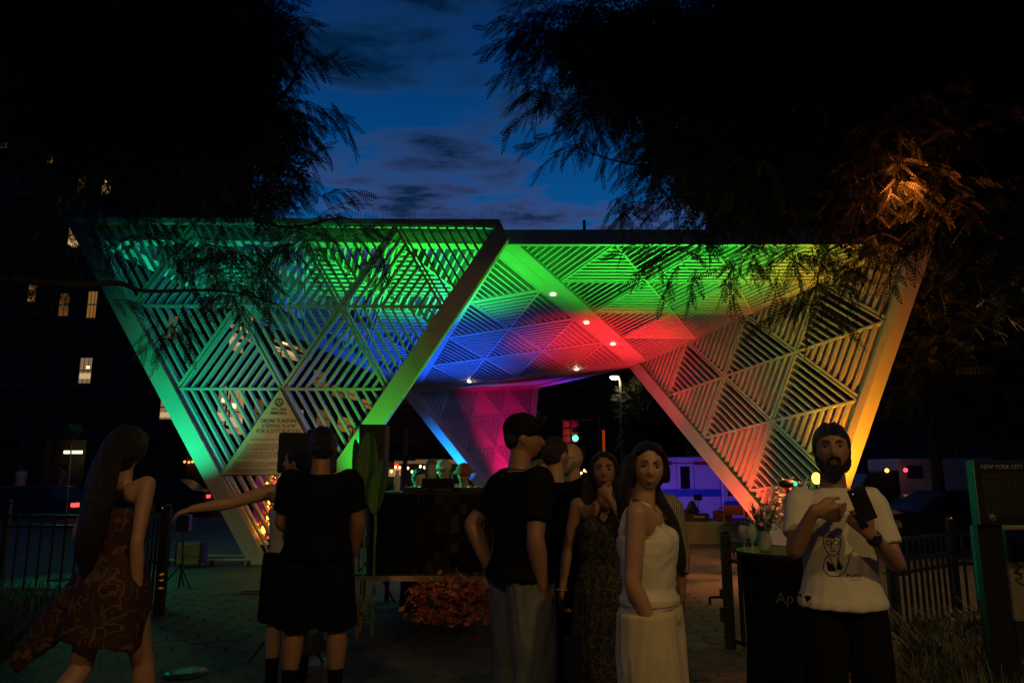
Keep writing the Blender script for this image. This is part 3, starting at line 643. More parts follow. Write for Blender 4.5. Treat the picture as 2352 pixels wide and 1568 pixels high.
# ------------------------------------------------------------------ picket fences and the gate
def picket_run(root, p, q, z0, h, step, rails=(0.06, .74, .90), pk=.02, inst=None):
    p = Vector((*p, 0)); q = Vector((*q, 0)); L = (q - p).length; n = int(L / step); d = (q - p) / L
    for z in rails: MB().bar(p + Vector((0, 0, z0 + h * z)) - root.location, q + Vector((0, 0, z0 + h * z)) - root.location, .03, .035).build('rail', M_black, root)
    me = MB().box((0, 0, h / 2), (pk, pk, h)).mesh('picket'); me.materials.append(M_black)
    for k in range(n + 1):
        o = bpy.data.objects.new('picket', me); col.objects.link(o); o.parent = root; o.location = p + d * (L * k / n) + Vector((0, 0, z0)) - root.location
        o.rotation_euler.z = math.atan2(d.y, d.x)
def fpost(root, p, h, w=.06):
    MB().box((p[0] - root.location.x, p[1] - root.location.y, h / 2), (w, w, h)).build('post', M_black, root, bevel=.004)
    MB().ell((p[0] - root.location.x, p[1] - root.location.y, h + .02), (w * .6, w * .6, .03), 8, 6).build('post_cap', M_black, root)
fr_ = thing('picket_fence', 'low black iron picket fence curving behind the grass bed at right', 'fence', (4.5, 7.6, 0))
pts = [(3.55, 7.0), (4.6, 7.75), (5.6, 8.0), (6.7, 7.9), (7.4, 7.7)]
for a_, b_2 in zip(pts, pts[1:]): picket_run(fr_, a_, b_2, .05, .84, .115, rails=(.04, .62, .76, .98))
for p_ in pts: fpost(fr_, p_, 1.0)
fl_ = thing('picket_fence', 'low black iron picket fence with leaning shrub at the left edge', 'fence', (-5.5, 9, 0))
pts = [(-8.2, 9.3), (-6.3, 9.2), (-4.75, 9.1)]
for a_, b_2 in zip(pts, pts[1:]): picket_run(fl_, a_, b_2, .05, .95, .145, rails=(.05, .84, .97))
for p_ in pts: fpost(fl_, p_, 1.12)
lg = thing('iron_gate', 'dark narrow iron gate leaf behind the woman in the red dress', 'gate', (-4.45, 8.6, 0))
picket_run(lg, (-4.45, 8.6), (-3.75, 8.0), .05, 1.0, .1, rails=(.04, .5, .98)); fpost(lg, (-3.75, 8.0), 1.12, .09); fpost(lg, (-4.45, 8.6), 1.12, .12)
for z in (.28, .36, .42): MB().ell((.72, -.66, z + .02), (.04, .03, .022), 8, 6).build('brass_latch', mat('brass', (.6, .35, .1), .3, 1), lg)
q = atz(1678, 1481, .04); gt = thing('iron_gate', 'open black iron gate leaf with a latch beside the black table', 'gate', (q.x, q.y, 0))
g1 = (q.x + .62, q.y - .95)
picket_run(gt, (q.x, q.y), g1, .06, .86, .13, rails=(.03, .80, .98), pk=.028); fpost(gt, (q.x, q.y), .97, .075)
lt = MB(); lt.bar((-.03, 0, .44), (-.17, -.03, .44), .02); lt.bar((-.17, -.03, .44), (-.17, -.03, .38), .02); lt.box((-.05, -.03, .30), (.06, .05, .12)); lt.box((-.05, -.03, .47), (.05, .05, .08)); lt.build('latch', M_black, gt)
# white upright tube and side pieces near the left gate
q = at(378, 1150, 8.4); ub = thing('light_wand', 'short white tube standing upright on the left gate post', 'tube', (q.x, 8.4, .86)); MB().tube([(0, 0, 0), (0, 0, .26)], .02, 10).build('tube', mat('white_tube', (.8, .8, .7), .4, emit=(.9, 1, .7), estr=.15), ub); MB().tube([(0, 0, -.26), (0, 0, 0)], .024, 10).build('holder', M_black, ub)
# floodlight on stand and power box behind the left fence
q = atz(437, 1302, 0); gb = thing('power_box', 'squat metal power box on the green lit pavement beside the left leg', 'power box', (q.x, q.y, 0), R(8))
MB().box((0, 0, .22), (.36, .34, .34)).build('case', mat('olive_case', (.16, .13, .07), .5, var=.2), gb, bevel=.02)
for s in (-1, 1): MB().tube([(s * .19, -.17, .03), (s * .19, -.17, .41), (s * .19, .17, .41), (s * .19, .17, .03)], .013, 6).build('roll_bar', M_black, gb)
MB().box((.205, 0, .24), (.03, .3, .3)).build('side_panel', mat('blue_plastic', (.02, .05, .4), .4), gb)
for x in (-.1, -.02, .06, .12): MB().tube([(x, -.17, .2), (x, -.19, .2)], .018, 8).build('socket', M_chrome, gb)
q = at(422, 1200, 9.9); fs_ = thing('floodlight', 'black floodlight head on a thin stand above the power box', 'floodlight', (q.x, 9.9, 0))
MB().tube([(0, 0, .0), (.03, 0, .35), (0, 0, .72)], .014, 8).build('stand', M_black, fs_)
MB().box((0, 0, .84), (.16, .1, .22)).build('lamp_head', M_dark, fs_, bevel=.01); MB().box((.085, 0, .84), (.012, .09, .2)).build('side_plate', mat('blue_plastic', (.02, .05, .4), .4), fs_)
for s in (-1, 0, 1): MB().tube([(0, 0, .3), (s * .2, .15 if s == 0 else -.1, 0)], .01, 6).build('leg', M_black, fs_)
# low pipe rails on the pavement left
pr = thing('pipe_rail', 'long low pale pipe rail on short feet left of the front leg', 'rail', tuple(atz(500, 1300, 0)))
for z, yy, x0, x1 in ((.10, 0, -.95, .55), (.13, .35, -.5, .8)): MB().tube([(x0, yy, z), (x1, yy, z)], .016, 8).build('rail', mat('pale_pipe', (.45, .5, .42), .4), pr)
for x in (-.8, -.1, .5): MB().box((x, 0, .045), (.03, .1, .09)).build('foot', M_black, pr)

# ------------------------------------------------------------------ people
def loft(b, rings, n=14, cap=True):
    """rings: (point, a, b[, side]) ellipse rings perpendicular to the path; a along 'side', b across"""
    P = [Vector(r_[0]) for r_ in rings]; vs = []
    for i, r_ in enumerate(rings):
        d = P[min(i + 1, len(P) - 1)] - P[max(i - 1, 0)]; d.normalize()
        s = Vector(r_[3]) if len(r_) > 3 else Vector((1, 0, 0))
        s = s - d * s.dot(d)
        if s.length < 1e-3: s = Vector((0, 1, 0)) - d * d.y
        s.normalize(); t = d.cross(s)
        vs += [P[i] + s * (r_[1] * math.cos(2 * math.pi * k / n)) + t * (r_[2] * math.sin(2 * math.pi * k / n)) for k in range(n)]
    fs = [(i * n + k, i * n + (k + 1) % n, (i + 1) * n + (k + 1) % n, (i + 1) * n + k) for i in range(len(P) - 1) for k in range(n)]
    fs += [tuple(range(n))[::-1], tuple(range((len(P) - 1) * n, len(P) * n))]
    b.add(vs, fs)
def limb(b, pts, rad, n=12, flat=1.0, side=(1, 0, 0)):
    """smooth tube through pts with rounded ends"""
    pts = [Vector(p) for p in pts]; out = []; m = 4
    def cr(a, b_, c, d, t): return .5 * ((2 * b_) + (c - a) * t + (2 * a - 5 * b_ + 4 * c - d) * t * t + (3 * b_ - a - 3 * c + d) * t ** 3)
    for i in range(len(pts) - 1):
        p0, p1, p2, p3 = pts[max(i - 1, 0)], pts[i], pts[i + 1], pts[min(i + 2, len(pts) - 1)]
        r0, r1, r2, r3 = rad[max(i - 1, 0)], rad[i], rad[i + 1], rad[min(i + 2, len(pts) - 1)]
        for k in range(m): t = k / m; out.append((cr(p0, p1, p2, p3, t), max(.002, cr(r0, r1, r2, r3, t))))
    out.append((pts[-1], rad[-1])); d0 = (out[0][0] - out[1][0]).normalized(); d1 = (out[-1][0] - out[-2][0]).normalized()
    out = [(out[0][0] + d0 * out[0][1] * .8, out[0][1] * .45), (out[0][0] + d0 * out[0][1] * .45, out[0][1] * .82)] + out + [(out[-1][0] + d1 * out[-1][1] * .45, out[-1][1] * .82), (out[-1][0] + d1 * out[-1][1] * .8, out[-1][1] * .45)]
    loft(b, [(p, r_, r_ * flat, side) for p, r_ in out], n)
def remesh(name, b, m, parent, voxel, sm=3, wrinkle=0, wfreq=(9, 9, 4), clip=None, seed=0):
    o = link(name, b.mesh(name), m, parent)
    r_ = o.modifiers.new('r', 'REMESH'); r_.mode = 'VOXEL'; r_.voxel_size = voxel
    s = o.modifiers.new('s', 'SMOOTH'); s.iterations = sm; s.factor = .5
    me = bake(o); me.materials.clear(); me.materials.append(m)
    if wrinkle:
        k = len(me.vertices); co = np.empty(k * 3); no = np.empty(k * 3); me.vertices.foreach_get('co', co); me.vertices.foreach_get('normal', no)
        co = co.reshape(-1, 3); no = no.reshape(-1, 3)
        w = np.array([noise.noise((p[0] * wfreq[0] + seed, p[1] * wfreq[1], p[2] * wfreq[2])) + .6 * (1 - abs(noise.noise((p[0] * wfreq[0] * 1.8, p[1] * wfreq[1] * 1.8 + seed, p[2] * wfreq[2] * 1.3 + p[0] * 5))) * 2) for p in co])
        co += no * (w * wrinkle)[:, None]; me.vertices.foreach_set('co', co.ravel()); me.update()
    me.shade_smooth(); return o
def hand(b, wrist, d, nrm, thumb, curl=.5, s=1.0, spread=.12, point=False):
    """wrist point, hand direction d, palm normal nrm (palm faces nrm), thumb side vector"""
    w = Vector(wrist); d = Vector(d).normalized(); t = Vector(thumb); t = (t - d * t.dot(d)).normalized(); nn = Vector(nrm); nn = (nn - d * nn.dot(d) - t * nn.dot(t)).normalized()
    loft(b, [(w - d * .01 * s, .026 * s, .02 * s, t), (w + d * .025 * s, .033 * s, .018 * s, t), (w + d * .06 * s, .041 * s, .016 * s, t), (w + d * .088 * s, .042 * s, .014 * s, t), (w + d * .096 * s, .03 * s, .010 * s, t)], 12)
    for k, (off, L, r_) in enumerate(((.030, .074, .0088), (.010, .082, .0092), (-.011, .076, .0088), (-.031, .060, .0078))):
        c = curl * (.0 if (point and k == 0) else 1) + k * .05; base = w + d * .072 * s + t * off * s; dirn = (d + t * (off / .03) * spread).normalized(); pts = [base]; a = c * .5
        for seg, f in enumerate((.26, .44, .32, .24)):
            q = (dirn * math.cos(a) + nn * math.sin(a)); pts.append(pts[-1] + q * L * f * s); a += c * .9
        limb(b, pts, [r_ * s, r_ * s, r_ * s * .95, r_ * s * .88, r_ * s * .75], 8)
    tb = w + d * .022 * s + t * .024 * s; td = (t * .75 + d * .8 + nn * .35).normalized(); t2 = (t * .25 + d + nn * (.2 + curl * .4)).normalized()
    limb(b, [tb, tb + td * .034 * s, tb + td * .034 * s + t2 * .034 * s, tb + td * .034 * s + t2 * .058 * s], [.0125 * s, .0115 * s, .010 * s, .0085 * s], 8)
def headmesh(b, c, rot, s=1.0, fem=False):
    """head with nose, eye sockets, lips, chin and ears; +y is the face"""
    nu, nv = 56, 40; vs = []; c = Vector(c)
    for j in range(1, nv):
        th = math.pi * j / nv; z = math.cos(th); rr = math.sin(th)
        for i in range(nu):
            ph = 2 * math.pi * i / nu; x = rr * math.cos(ph); y = rr * math.sin(ph)
            lo = max(0, -z); hi = max(0, z)
            X = .074 * x * (1 - .26 * lo ** 1.5); Y = .094 * y * (1 - .05 * hi); Z = .116 * z
            if y < 0: Y = .098 * y * (1 - .35 * lo); 
            if y > 0: Y += .010 * lo * rr
            if y > 0:
                g = lambda cx, cz, sx, sz: math.exp(-((X - cx) / sx) ** 2 - ((Z - cz) / sz) ** 2)
                Y += .006 * g(0, .030, .05, .010) - .012 * (g(.030, .012, .016, .012) + g(-.030, .012, .016, .012))
                Y += .024 * g(0, -.022, .010, .013) + .012 * g(0, .0, .008, .02) + .006 * (g(.013, -.026, .007, .008) + g(-.013, -.026, .007, .008))
                Y += .0075 * g(0, -.050, .021, .0048) + .0085 * g(0, -.062, .018, .005) - .004 * g(0, -.0565, .024, .0022) + .009 * g(0, -.092, .022, .016) - .004 * g(0, -.074, .03, .006)
                Y += .004 * (g(.045, -.018, .018, .018) + g(-.045, -.018, .018, .018))
            vs.append(c + rot @ (Vector((X, Y, Z)) * s))
    fs = [(j * nu + k, (j + 1) * nu + k, (j + 1) * nu + (k + 1) % nu, j * nu + (k + 1) % nu) for j in range(nv - 2) for k in range(nu)]
    vs.append(c + rot @ Vector((0, 0, .116 * s))); vs.append(c + rot @ Vector((0, .01, -.116 * s))); T = len(vs) - 2
    fs += [(T, k, (k + 1) % nu) for k in range(nu)] + [(T + 1, (nv - 2) * nu + (k + 1) % nu, (nv - 2) * nu + k) for k in range(nu)]
    b.add(vs, fs)
    for sg in (-1, 1):
        M = rot @ Matrix.Rotation(sg * R(18), 3, 'Z') @ Matrix.Rotation(R(-8), 3, 'X')
        b.ell(c + rot @ (Vector((sg * .074, -.006, -.006)) * s), (.007 * s, .017 * s, .031 * s), 10, 8, M)
DEF = dict(pelvis=(0, 0, .95), chest=(0, 0, 1.30), neck=(0, -.01, 1.48), head=(0, .015, 1.635),
    Rs=(.18, 0, 1.43), Re=(.225, -.02, 1.13), Rw=(.225, .05, .88), Ls=(-.18, 0, 1.43), Le=(-.225, -.02, 1.13), Lw=(-.225, .05, .88),
    Rh=(.09, 0, .92), Rk=(.10, .015, .50), Ra=(.10, -.03, .085), Lh=(-.09, 0, .92), Lk=(-.10, .015, .50), La=(-.10, -.03, .085),
    Rf=(.03, 1, 0), Lf=(-.03, 1, 0), yaw=0, tilt=0, roll=0, Rhand=None, Lhand=None, Rcurl=.6, Lcurl=.6)
M_eye = mat('shaded_eye_white', (.13, .11, .09), .3); M_iris = mat('iris', (.02, .012, .008), .15)  # eye whites darkened to paint in the shade of the sockets
def skinmat(n, c): return mat(n, c, .5, var=.10, vscale=6, bump=.06, bscale=120)
SK1 = skinmat('skin_light', (.42, .24, .16)); SK2 = skinmat('skin_tan', (.30, .16, .10)); SK3 = skinmat('skin_pale', (.50, .30, .21))
H_dk = mat('dark_hair', (.010, .007, .005), .42, bump=1.0, bscale=60, stretch=(3, 3, .3)); H_br = mat('brown_hair', (.035, .02, .012), .45, bump=1.0, bscale=60, stretch=(3, 3, .3)); H_bl = mat('blond_hair', (.28, .18, .09), .5, bump=1, bscale=60, stretch=(3, 3, .3)); H_gr = mat('grey_hair', (.2, .19, .18), .5, bump=1, bscale=60)
def person(label, x, y, face, height, outfit, joints=None, skin=SK1, fem=False, voxel=.009, hair='short', hairm=H_dk, beard=False, build=1.0, z0=0.0, cat='person', group=None, eyes=True, wr=.006):
    J = dict(DEF); J.update(dict(head=(0, .015, 1.618)) if fem else {}); J.update(joints or {}); root = thing('person', label, cat, (x, y, z0), face, group); S = height / 1.75
    root.scale = (S, S, S); V = {k: Vector(v) for k, v in J.items() if isinstance(v, tuple) and 'hand' not in k}
    bw = build; body = MB()
    pz_, cz_ = V['pelvis'], V['chest']; off = lambda t: pz_.lerp(cz_, t); nk = V['neck']
    sx = V['Rs'] - V['Ls']; sx.z = 0; sx.normalize(); hx_ = V['Rh'] - V['Lh']; hx_.z = 0; hx_.normalize()
    hipw = .175 if fem else .162; wst = .122 if fem else .145; chw = .145 if fem else .168
    def torso(b, e=0.0, z_lo=-.10, z_hi=1.0, flare=0, bust=True, wmul=1.0):
        rings = []
        prof = [(-.12, .10, .085), (-.06, hipw * .97, .112), (.02, hipw, .116), (.12, hipw * .93, .108), (.35, wst, .092), (.6, (wst + chw) / 2, .100), (.85, chw, .112), (1.0, chw * 1.02, .112), (1.2, chw * 1.0, .100), (1.35, chw * .90, .082), (1.46, .085, .062), (1.52, .060, .055)]
        L_ = (cz_ - pz_).length
        for t, a, c_ in prof:
            z = pz_.z + (cz_.z - pz_.z) * t if t <= 1 else None
            if t <= 1: p = pz_.lerp(cz_, t)
            else: p = cz_.lerp(nk, (t - 1) / .52)
            if t < z_lo or t > z_hi: continue
            s = hx_.lerp(sx, max(0, min(1, t)))
            rings.append((p, (a * bw + e + flare * max(0, .5 - t)) * wmul, c_ * bw + e + flare * .7 * max(0, .5 - t), s))
        loft(b, rings, 20)
        if bust and fem and z_hi > .9:
            f = Vector((-sx.y, sx.x, 0)) 
            for sg in (-1, 1): b.ell(cz_ + sx * (sg * .068) + f * .070 + Vector((0, 0, -.02)), (.060 + e * .5, .058 + e * .5, .062 + e * .5), 12, 8)
    torso(body)
    limb(body, [nk + Vector((0, -.005, -.05)), nk, V['head'] + Vector((0, -.015, -.075))], [.064 * (.88 if fem else 1.05), .058 * (.92 if fem else 1.05), .055 * (.85 if fem else 1)], 12)
    hr = Matrix.Rotation(J['yaw'], 3, 'Z') @ Matrix.Rotation(J['tilt'], 3, 'X') @ Matrix.Rotation(J['roll'], 3, 'Y')
    headmesh(body, V['head'], hr, .97 if fem else 1.03)
    am = (.82 if fem else 1.05) * bw
    def armpts(sd): s_, e_, w_ = V[sd + 's'], V[sd + 'e'], V[sd + 'w']; return [s_, s_.lerp(e_, .35), s_.lerp(e_, .8), e_, e_.lerp(w_, .3), w_]
    for sd, sg in (('R', 1), ('L', -1)):
        a = armpts(sd); limb(body, a, [.056 * am, .050 * am, .042 * am, .040 * am, .042 * am, .027 * am])
        limb(body, [cz_ + sx * (sg * .10) + Vector((0, 0, .08)), V[sd + 's']], [.07 * bw, .055 * am])
        hd = J[sd + 'hand']
        if hd is None:
            d = (a[-1] - a[3]).normalized(); d = (d + Vector((0, .1, -.3))).normalized(); hd = (d, (-sg, .2, 0), (0, 1, 0))
        hand(body, a[-1], *hd, curl=J[sd + 'curl'], s=.92 if fem else 1.04)
        h_, k_, n_ = V[sd + 'h'], V[sd + 'k'], V[sd + 'a']
        limb(body, [h_ + Vector((0, 0, .0)), h_.lerp(k_, .35), h_.lerp(k_, .85), k_, k_.lerp(n_, .3), k_.lerp(n_, .75), n_], [.092 * bw, .084 * bw, .060 * bw, .055 * bw, .058 * bw, .040, .036])
        f = Vector(J[sd + 'f']).normalized(); limb(body, [n_ + Vector((0, 0, -.02)) - f * .04, n_ + Vector((0, 0, -.045)) + f * .06, n_ + Vector((0, 0, -.058)) + f * .16], [.040, .038, .026], flat=.8)
    remesh('body', body, skin, root, voxel, 2)
    if eyes:
        for sg in (-1, 1):
            p = V['head'] + hr @ Vector((sg * .031, .0735, .012)); e_ = MB().ell(p, (.0115, .0105, .0056), 12, 8, hr).build('eye', M_eye, root, smooth=True)
            MB().ell(p + hr @ Vector((0, .0095, 0)), (.0058, .0035, .0058), 10, 6, hr).build('iris', M_iris, e_, smooth=True)
            bb = MB(); limb(bb, [V['head'] + hr @ Vector((sg * x_, y_, z_)) for x_, y_, z_ in ((.013, .097, .031), (.030, .094, .037), (.048, .082, .031))], [.0026, .0034, .0015], 6); bb.build('eyebrow', hairm if hairm is not H_bl else H_br, root, smooth=True)
        if fem or not beard:
            bb = MB(); bb.ell(V['head'] + hr @ Vector((0, .092, -.0585)), (.018, .006, .0058), 10, 6, hr); bb.build('lips', mat('lips', (.27, .12, .085), .5), root, smooth=True)
    # garments
    G = lambda n, b, m, **k: remesh(n, b, m, root, k.pop('vox', voxel * 1.15), k.pop('sm', 3), **k)
    o = outfit
    if 'tee' in o:
        b = MB(); torso(b, .026, -.10, 1.49, flare=.06, wmul=1.0); 
        for sd, sg in (('R', 1), ('L', -1)):
            s_, e_ = V[sd + 's'], V[sd + 'e']; L_ = o.get('sleeve', .72)
            limb(b, [cz_ + sx * (sg * .09) + Vector((0, 0, .06)), s_ + Vector((0, 0, -.012))], [.080 * bw, .070 * am])
            loft(b, [(s_.lerp(e_, .06), .066 * am, .066 * am, (0, 1, 0)), (s_.lerp(e_, .15), .070 * am, .069 * am, (0, 1, 0)), (s_.lerp(e_, .4), .064 * am, .062 * am, (0, 1, 0)), (s_.lerp(e_, L_), .064 * am, .062 * am, (0, 1, 0))], 16)
        G('t_shirt', b, o['tee'], wrinkle=wr, seed=x * 3)
    if 'tank' in o:
        b = MB(); torso(b, .014, .03, 1.19, flare=0); 
        for sg in (-1, 1): limb(b, [cz_ + sx * sg * .10 + Vector((0, .06, .05)), cz_ + sx * sg * .10 + Vector((0, .02, .145)), cz_ + sx * sg * .10 + Vector((0, -.06, .12)), cz_ + sx * sg * .10 + Vector((0, -.09, .03))], [.028, .026, .028, .034], 8, flat=.6)
        G('tank_top', b, o['tank'], wrinkle=wr * .8, wfreq=(6, 6, 13), seed=x)
    if 'shirt' in o:
        b = MB(); torso(b, .034, -.14, 1.50, flare=.05)
        for sd, sg in (('R', 1), ('L', -1)):
            a = armpts(sd); limb(b, [cz_ + sx * (sg * .09) + Vector((0, 0, .06)), a[0]], [.09, .08]); loft(b, [(a[0], .085, .082, (0, 1, 0)), (a[1], .080, .08, (0, 1, 0)), (a[3], .072, .07, (0, 1, 0)), (a[3].lerp(a[5], .45), .062, .06, (0, 1, 0))], 16)
        G('loose_shirt', b, o['shirt'], wrinkle=.010, seed=x)
    leg = None
    for key, nm, kk, fl_ in (('jeans', 'jeans', 1.0, .045), ('pants', 'wide_trousers', 1.0, .075), ('shorts', 'shorts', .0, .0)):
        if key in o:
            b = MB(); torso(b, .010, -.12, .22, wmul=1.0)
            for sd in 'RL':
                h_, k_, n_ = V[sd + 'h'], V[sd + 'k'], V[sd + 'a']
                if key == 'shorts': rr = [(h_ + Vector((0, 0, .06)), .11, .115), (h_.lerp(k_, .4), .116, .115), (h_.lerp(k_, o.get('len', .86)), .112, .108)]
                elif key == 'jeans': rr = [(h_ + Vector((0, 0, .06)), .11, .115), (h_.lerp(k_, .4), .112, .112), (k_, .096, .098), (k_.lerp(n_, .5), .092, .098), (n_ + Vector((0, 0, .0)), .092, .10)]
                else: rr = [(h_ + Vector((0, 0, .06)), .115, .115), (h_.lerp(k_, .3), .122, .125), (k_, .118, .122), (k_.lerp(n_, .5), .125, .13), (n_, .13, .135)]
                loft(b, [(p, a_ * bw, c_ * bw) for p, a_, c_ in rr], 18)
            G(nm, b, o[key], wrinkle=wr * 1.3, seed=x + 5, wfreq=(11, 11, 3))
    if 'dress' in o:
        d_ = o['dress']; b = MB(); torso(b, .02, .12, d_.get('top', 1.18)); hem = d_['hem']; w0 = d_.get('w', .30); sh_ = Vector(d_.get('shift', (0, 0, 0)))
        m_ = pz_.lerp(Vector((0, 0, hem)) + Vector((pz_.x, pz_.y, 0)), .5)
        loft(b, [(off(.4), .135, .105), (off(.15), .172, .135), (off(-.1), .20, .16), (m_ + sh_ * .3, .5 * (w0 + .2), .5 * (w0 * .8 + .16)), (Vector((pz_.x, pz_.y, hem)) + sh_, w0, w0 * .78)], 26)
        for ex_ in d_.get('extra', ()): loft(b, ex_, 16)
        if d_.get('sleeves'):
            for sd in 'RL':
                a = armpts(sd); loft(b, [(a[0].lerp(a[3], .15), .075, .075, (0, 1, 0)), (a[0].lerp(a[3], .6), .085, .085, (0, 1, 0)), (a[3].lerp(a[5], .2), .10, .10, (0, 1, 0))], 14)
        G('dress', b, d_['m'], wrinkle=.012, wfreq=(10, 10, 2.2), seed=x)
    if 'socks' in o:
        for sd in 'RL':
            k_, n_ = V[sd + 'k'], V[sd + 'a']; b = MB(); limb(b, [k_.lerp(n_, .55), k_.lerp(n_, .8), n_], [.052, .044, .042], 12); G('sock', b, o['socks'])
    if 'shoes' in o:
        for sd in 'RL':
            n_ = V[sd + 'a']; f = Vector(J[sd + 'f']).normalized(); b = MB(); c_ = n_ + Vector((0, 0, -.035))
            limb(b, [c_ - f * .055 + Vector((0, 0, .03)), c_ + Vector((0, 0, .02)), c_ + f * .09, c_ + f * .17 + Vector((0, 0, -.012))], [.046, .05, .044, .034], 12, flat=.9); q_ = G('shoe', b, o['shoes'])
            b = MB(); g_ = Vector((f.y, -f.x, 0)); zz = n_.z - .085; base = Vector((n_.x, n_.y, zz))
            b.prism([base - f * .09 + g_ * .035, base - f * .09 - g_ * .035, base + f * .10 - g_ * .048, base + f * .19 - g_ * .02, base + f * .19 + g_ * .02, base + f * .10 + g_ * .048], (0, 0, 1), .0, .028); b.build('sole', o.get('sole', mat('sole', (.6, .6, .58), .6)), q_, bevel=.006)
    hb = MB(); hc = V['head']; HP = lambda x_, y_, z_: hc + hr @ Vector((x_, y_, z_))
    if hair == 'short':
        hb.ell(HP(0, -.014, .030), (.085, .100, .098), 20, 14, hr); hb.ell(HP(0, -.05, -.01), (.078, .062, .075), 16, 10, hr)
        for k in range(26):
            a = random.uniform(0, 6.28); e_ = random.uniform(.6, 1.3); hb.ell(HP(.076 * math.cos(a) * math.cos(e_), -.014 + .09 * math.sin(a) * math.cos(e_), .04 + .088 * math.sin(e_)), (.013, .013, .011), 8, 6)
        for sg in (-1, 1): limb(hb, [HP(sg * .074, .018, .03), HP(sg * .074, .016, -.012)], [.012, .008], 8)
    elif hair == 'long':
        hb.ell(HP(0, -.018, .028), (.088, .102, .100), 20, 14, hr); hb.ell(HP(0, -.055, -.03), (.086, .062, .10), 16, 12, hr)
        for sg in (-1, 1): limb(hb, [HP(sg * .040, .062, .078), HP(sg * .077, .030, .03), HP(sg * .086, -.01, -.05)], [.018, .017, .02], 10)
    elif hair == 'crop':
        hb.ell(HP(0, -.012, .024), (.079, .095, .097), 20, 14, hr); hb.ell(HP(0, -.045, -.01), (.074, .055, .06), 16, 10, hr)
    for ch in o.get('hairlocks', ()): limb(hb, [Vector(p) for p in ch[0]], ch[1], 10, flat=ch[2] if len(ch) > 2 else 1)
    if hair:
        # carve the face free: nothing of the hair may cover it
        ho = G('hair', hb, hairm, vox=.008, sm=2, wrinkle=.004, wfreq=(45, 45, 8)); me = ho.data; inv = hr.inverted()
        bm = bmesh.new(); bm.from_mesh(me); kill = []
        for v_ in bm.verts:
            q_ = inv @ (v_.co - hc)
            if q_.y > .035 and q_.z < (.088 if hair == 'long' else .062) - .25 * abs(q_.x) and abs(q_.x) < .068 and q_.length < .14: v_.co = hc + hr @ Vector((q_.x, .02, q_.z))
        bm.to_mesh(me); bm.free()
    if beard:
        bb = MB(); 
        for sg in (-1, 1): limb(bb, [HP(sg * .071, .012, -.02), HP(sg * .064, .042, -.062), HP(sg * .038, .078, -.092), HP(0, .094, -.103)], [.008, .013, .018, .018], 10)
        bb.ell(HP(0, .068, -.094), (.040, .030, .024), 12, 8, hr)
        limb(bb, [HP(.027, .090, -.066), HP(.020, .097, -.045), HP(0, .106, -.042), HP(-.020, .097, -.045), HP(-.027, .090, -.066)], [.006, .0075, .007, .0075, .006], 8)
        G('beard', bb, hairm, vox=.006, sm=1, wrinkle=.003, wfreq=(60, 60, 60))
    return root, V, hr, HP
def cloth(n, c, r_=.9, var=.15): return mat(n, c, r_, var=var, vscale=8, bump=.08, bscale=90, spec=.15)
C_blk = cloth('black_cloth', (.0055, .0055, .006)); C_wht = cloth('white_cloth', (.62, .60, .55), var=.04); C_jean = cloth('washed_denim', (.15, .17, .18), var=.2); C_cream = cloth('cream_cotton', (.55, .48, .35), var=.06); C_blk2 = cloth('soft_black_cloth', (.007, .007, .008))
def patt(name, cols, scale, thr=.55):
    if name in MATS: return MATS[name]
    m = bpy.data.materials.new(name); m.use_nodes = True; t = m.node_tree; b = t.nodes['Principled BSDF']; b.inputs['Roughness'].default_value = .8
    tcn = N(t, 'ShaderNodeTexCoord'); v = N(t, 'ShaderNodeTexNoise'); v.inputs['Scale'].default_value = scale; v.inputs['Detail'].default_value = 3; v.inputs['Distortion'].default_value = .4; t.links.new(tcn.outputs['Object'], v.inputs['Vector'])
    r_ = N(t, 'ShaderNodeValToRGB'); t.links.new(v.outputs[0], r_.inputs[0]); r_.color_ramp.elements[0].position = 0; r_.color_ramp.elements[0].color = (*cols[0], 1); r_.color_ramp.elements[1].position = 1; r_.color_ramp.elements[1].color = (*cols[-1], 1)
    for k, c in enumerate(cols): 
        e_ = r_.color_ramp.elements.new(.32 + .36 * k / len(cols)); e_.color = (*c, 1)
    r_.color_ramp.interpolation = 'CONSTANT'; t.links.new(r_.outputs[0], b.inputs['Base Color']); MATS[name] = m; return m
C_flor = patt('floral_cloth', ((.03, .006, .005), (.06, .010, .006), (.02, .009, .006), (.11, .06, .028), (.045, .008, .006), (.022, .02, .01), (.07, .018, .01)), 9)
C_snake = patt('black_pattern_cloth', ((.006, .006, .006), (.007, .007, .007), (.06, .055, .045), (.006, .006, .006), (.008, .008, .008), (.04, .038, .03)), 22)
def stripes():
    m = bpy.data.materials.new('striped_cloth'); m.use_nodes = True; t = m.node_tree; b = t.nodes['Principled BSDF']; b.inputs['Roughness'].default_value = .85
    tcn = N(t, 'ShaderNodeTexCoord'); w = N(t, 'ShaderNodeTexWave'); w.inputs['Scale'].default_value = 26; w.inputs['Distortion'].default_value = .8; w.bands_direction = 'X'; t.links.new(tcn.outputs['Object'], w.inputs['Vector'])
    r_ = N(t, 'ShaderNodeValToRGB'); t.links.new(w.outputs[0], r_.inputs[0]); r_.color_ramp.elements[0].position = .42; r_.color_ramp.elements[0].color = (.08, .08, .06, 1); r_.color_ramp.elements[1].position = .58; r_.color_ramp.elements[1].color = (.42, .38, .27, 1); t.links.new(r_.outputs[0], b.inputs['Base Color']); return m
C_str = stripes(); SH = mat('dark_shoe', (.02, .02, .02), .5)
W = lambda root, p: root.matrix_world @ Vector(p)

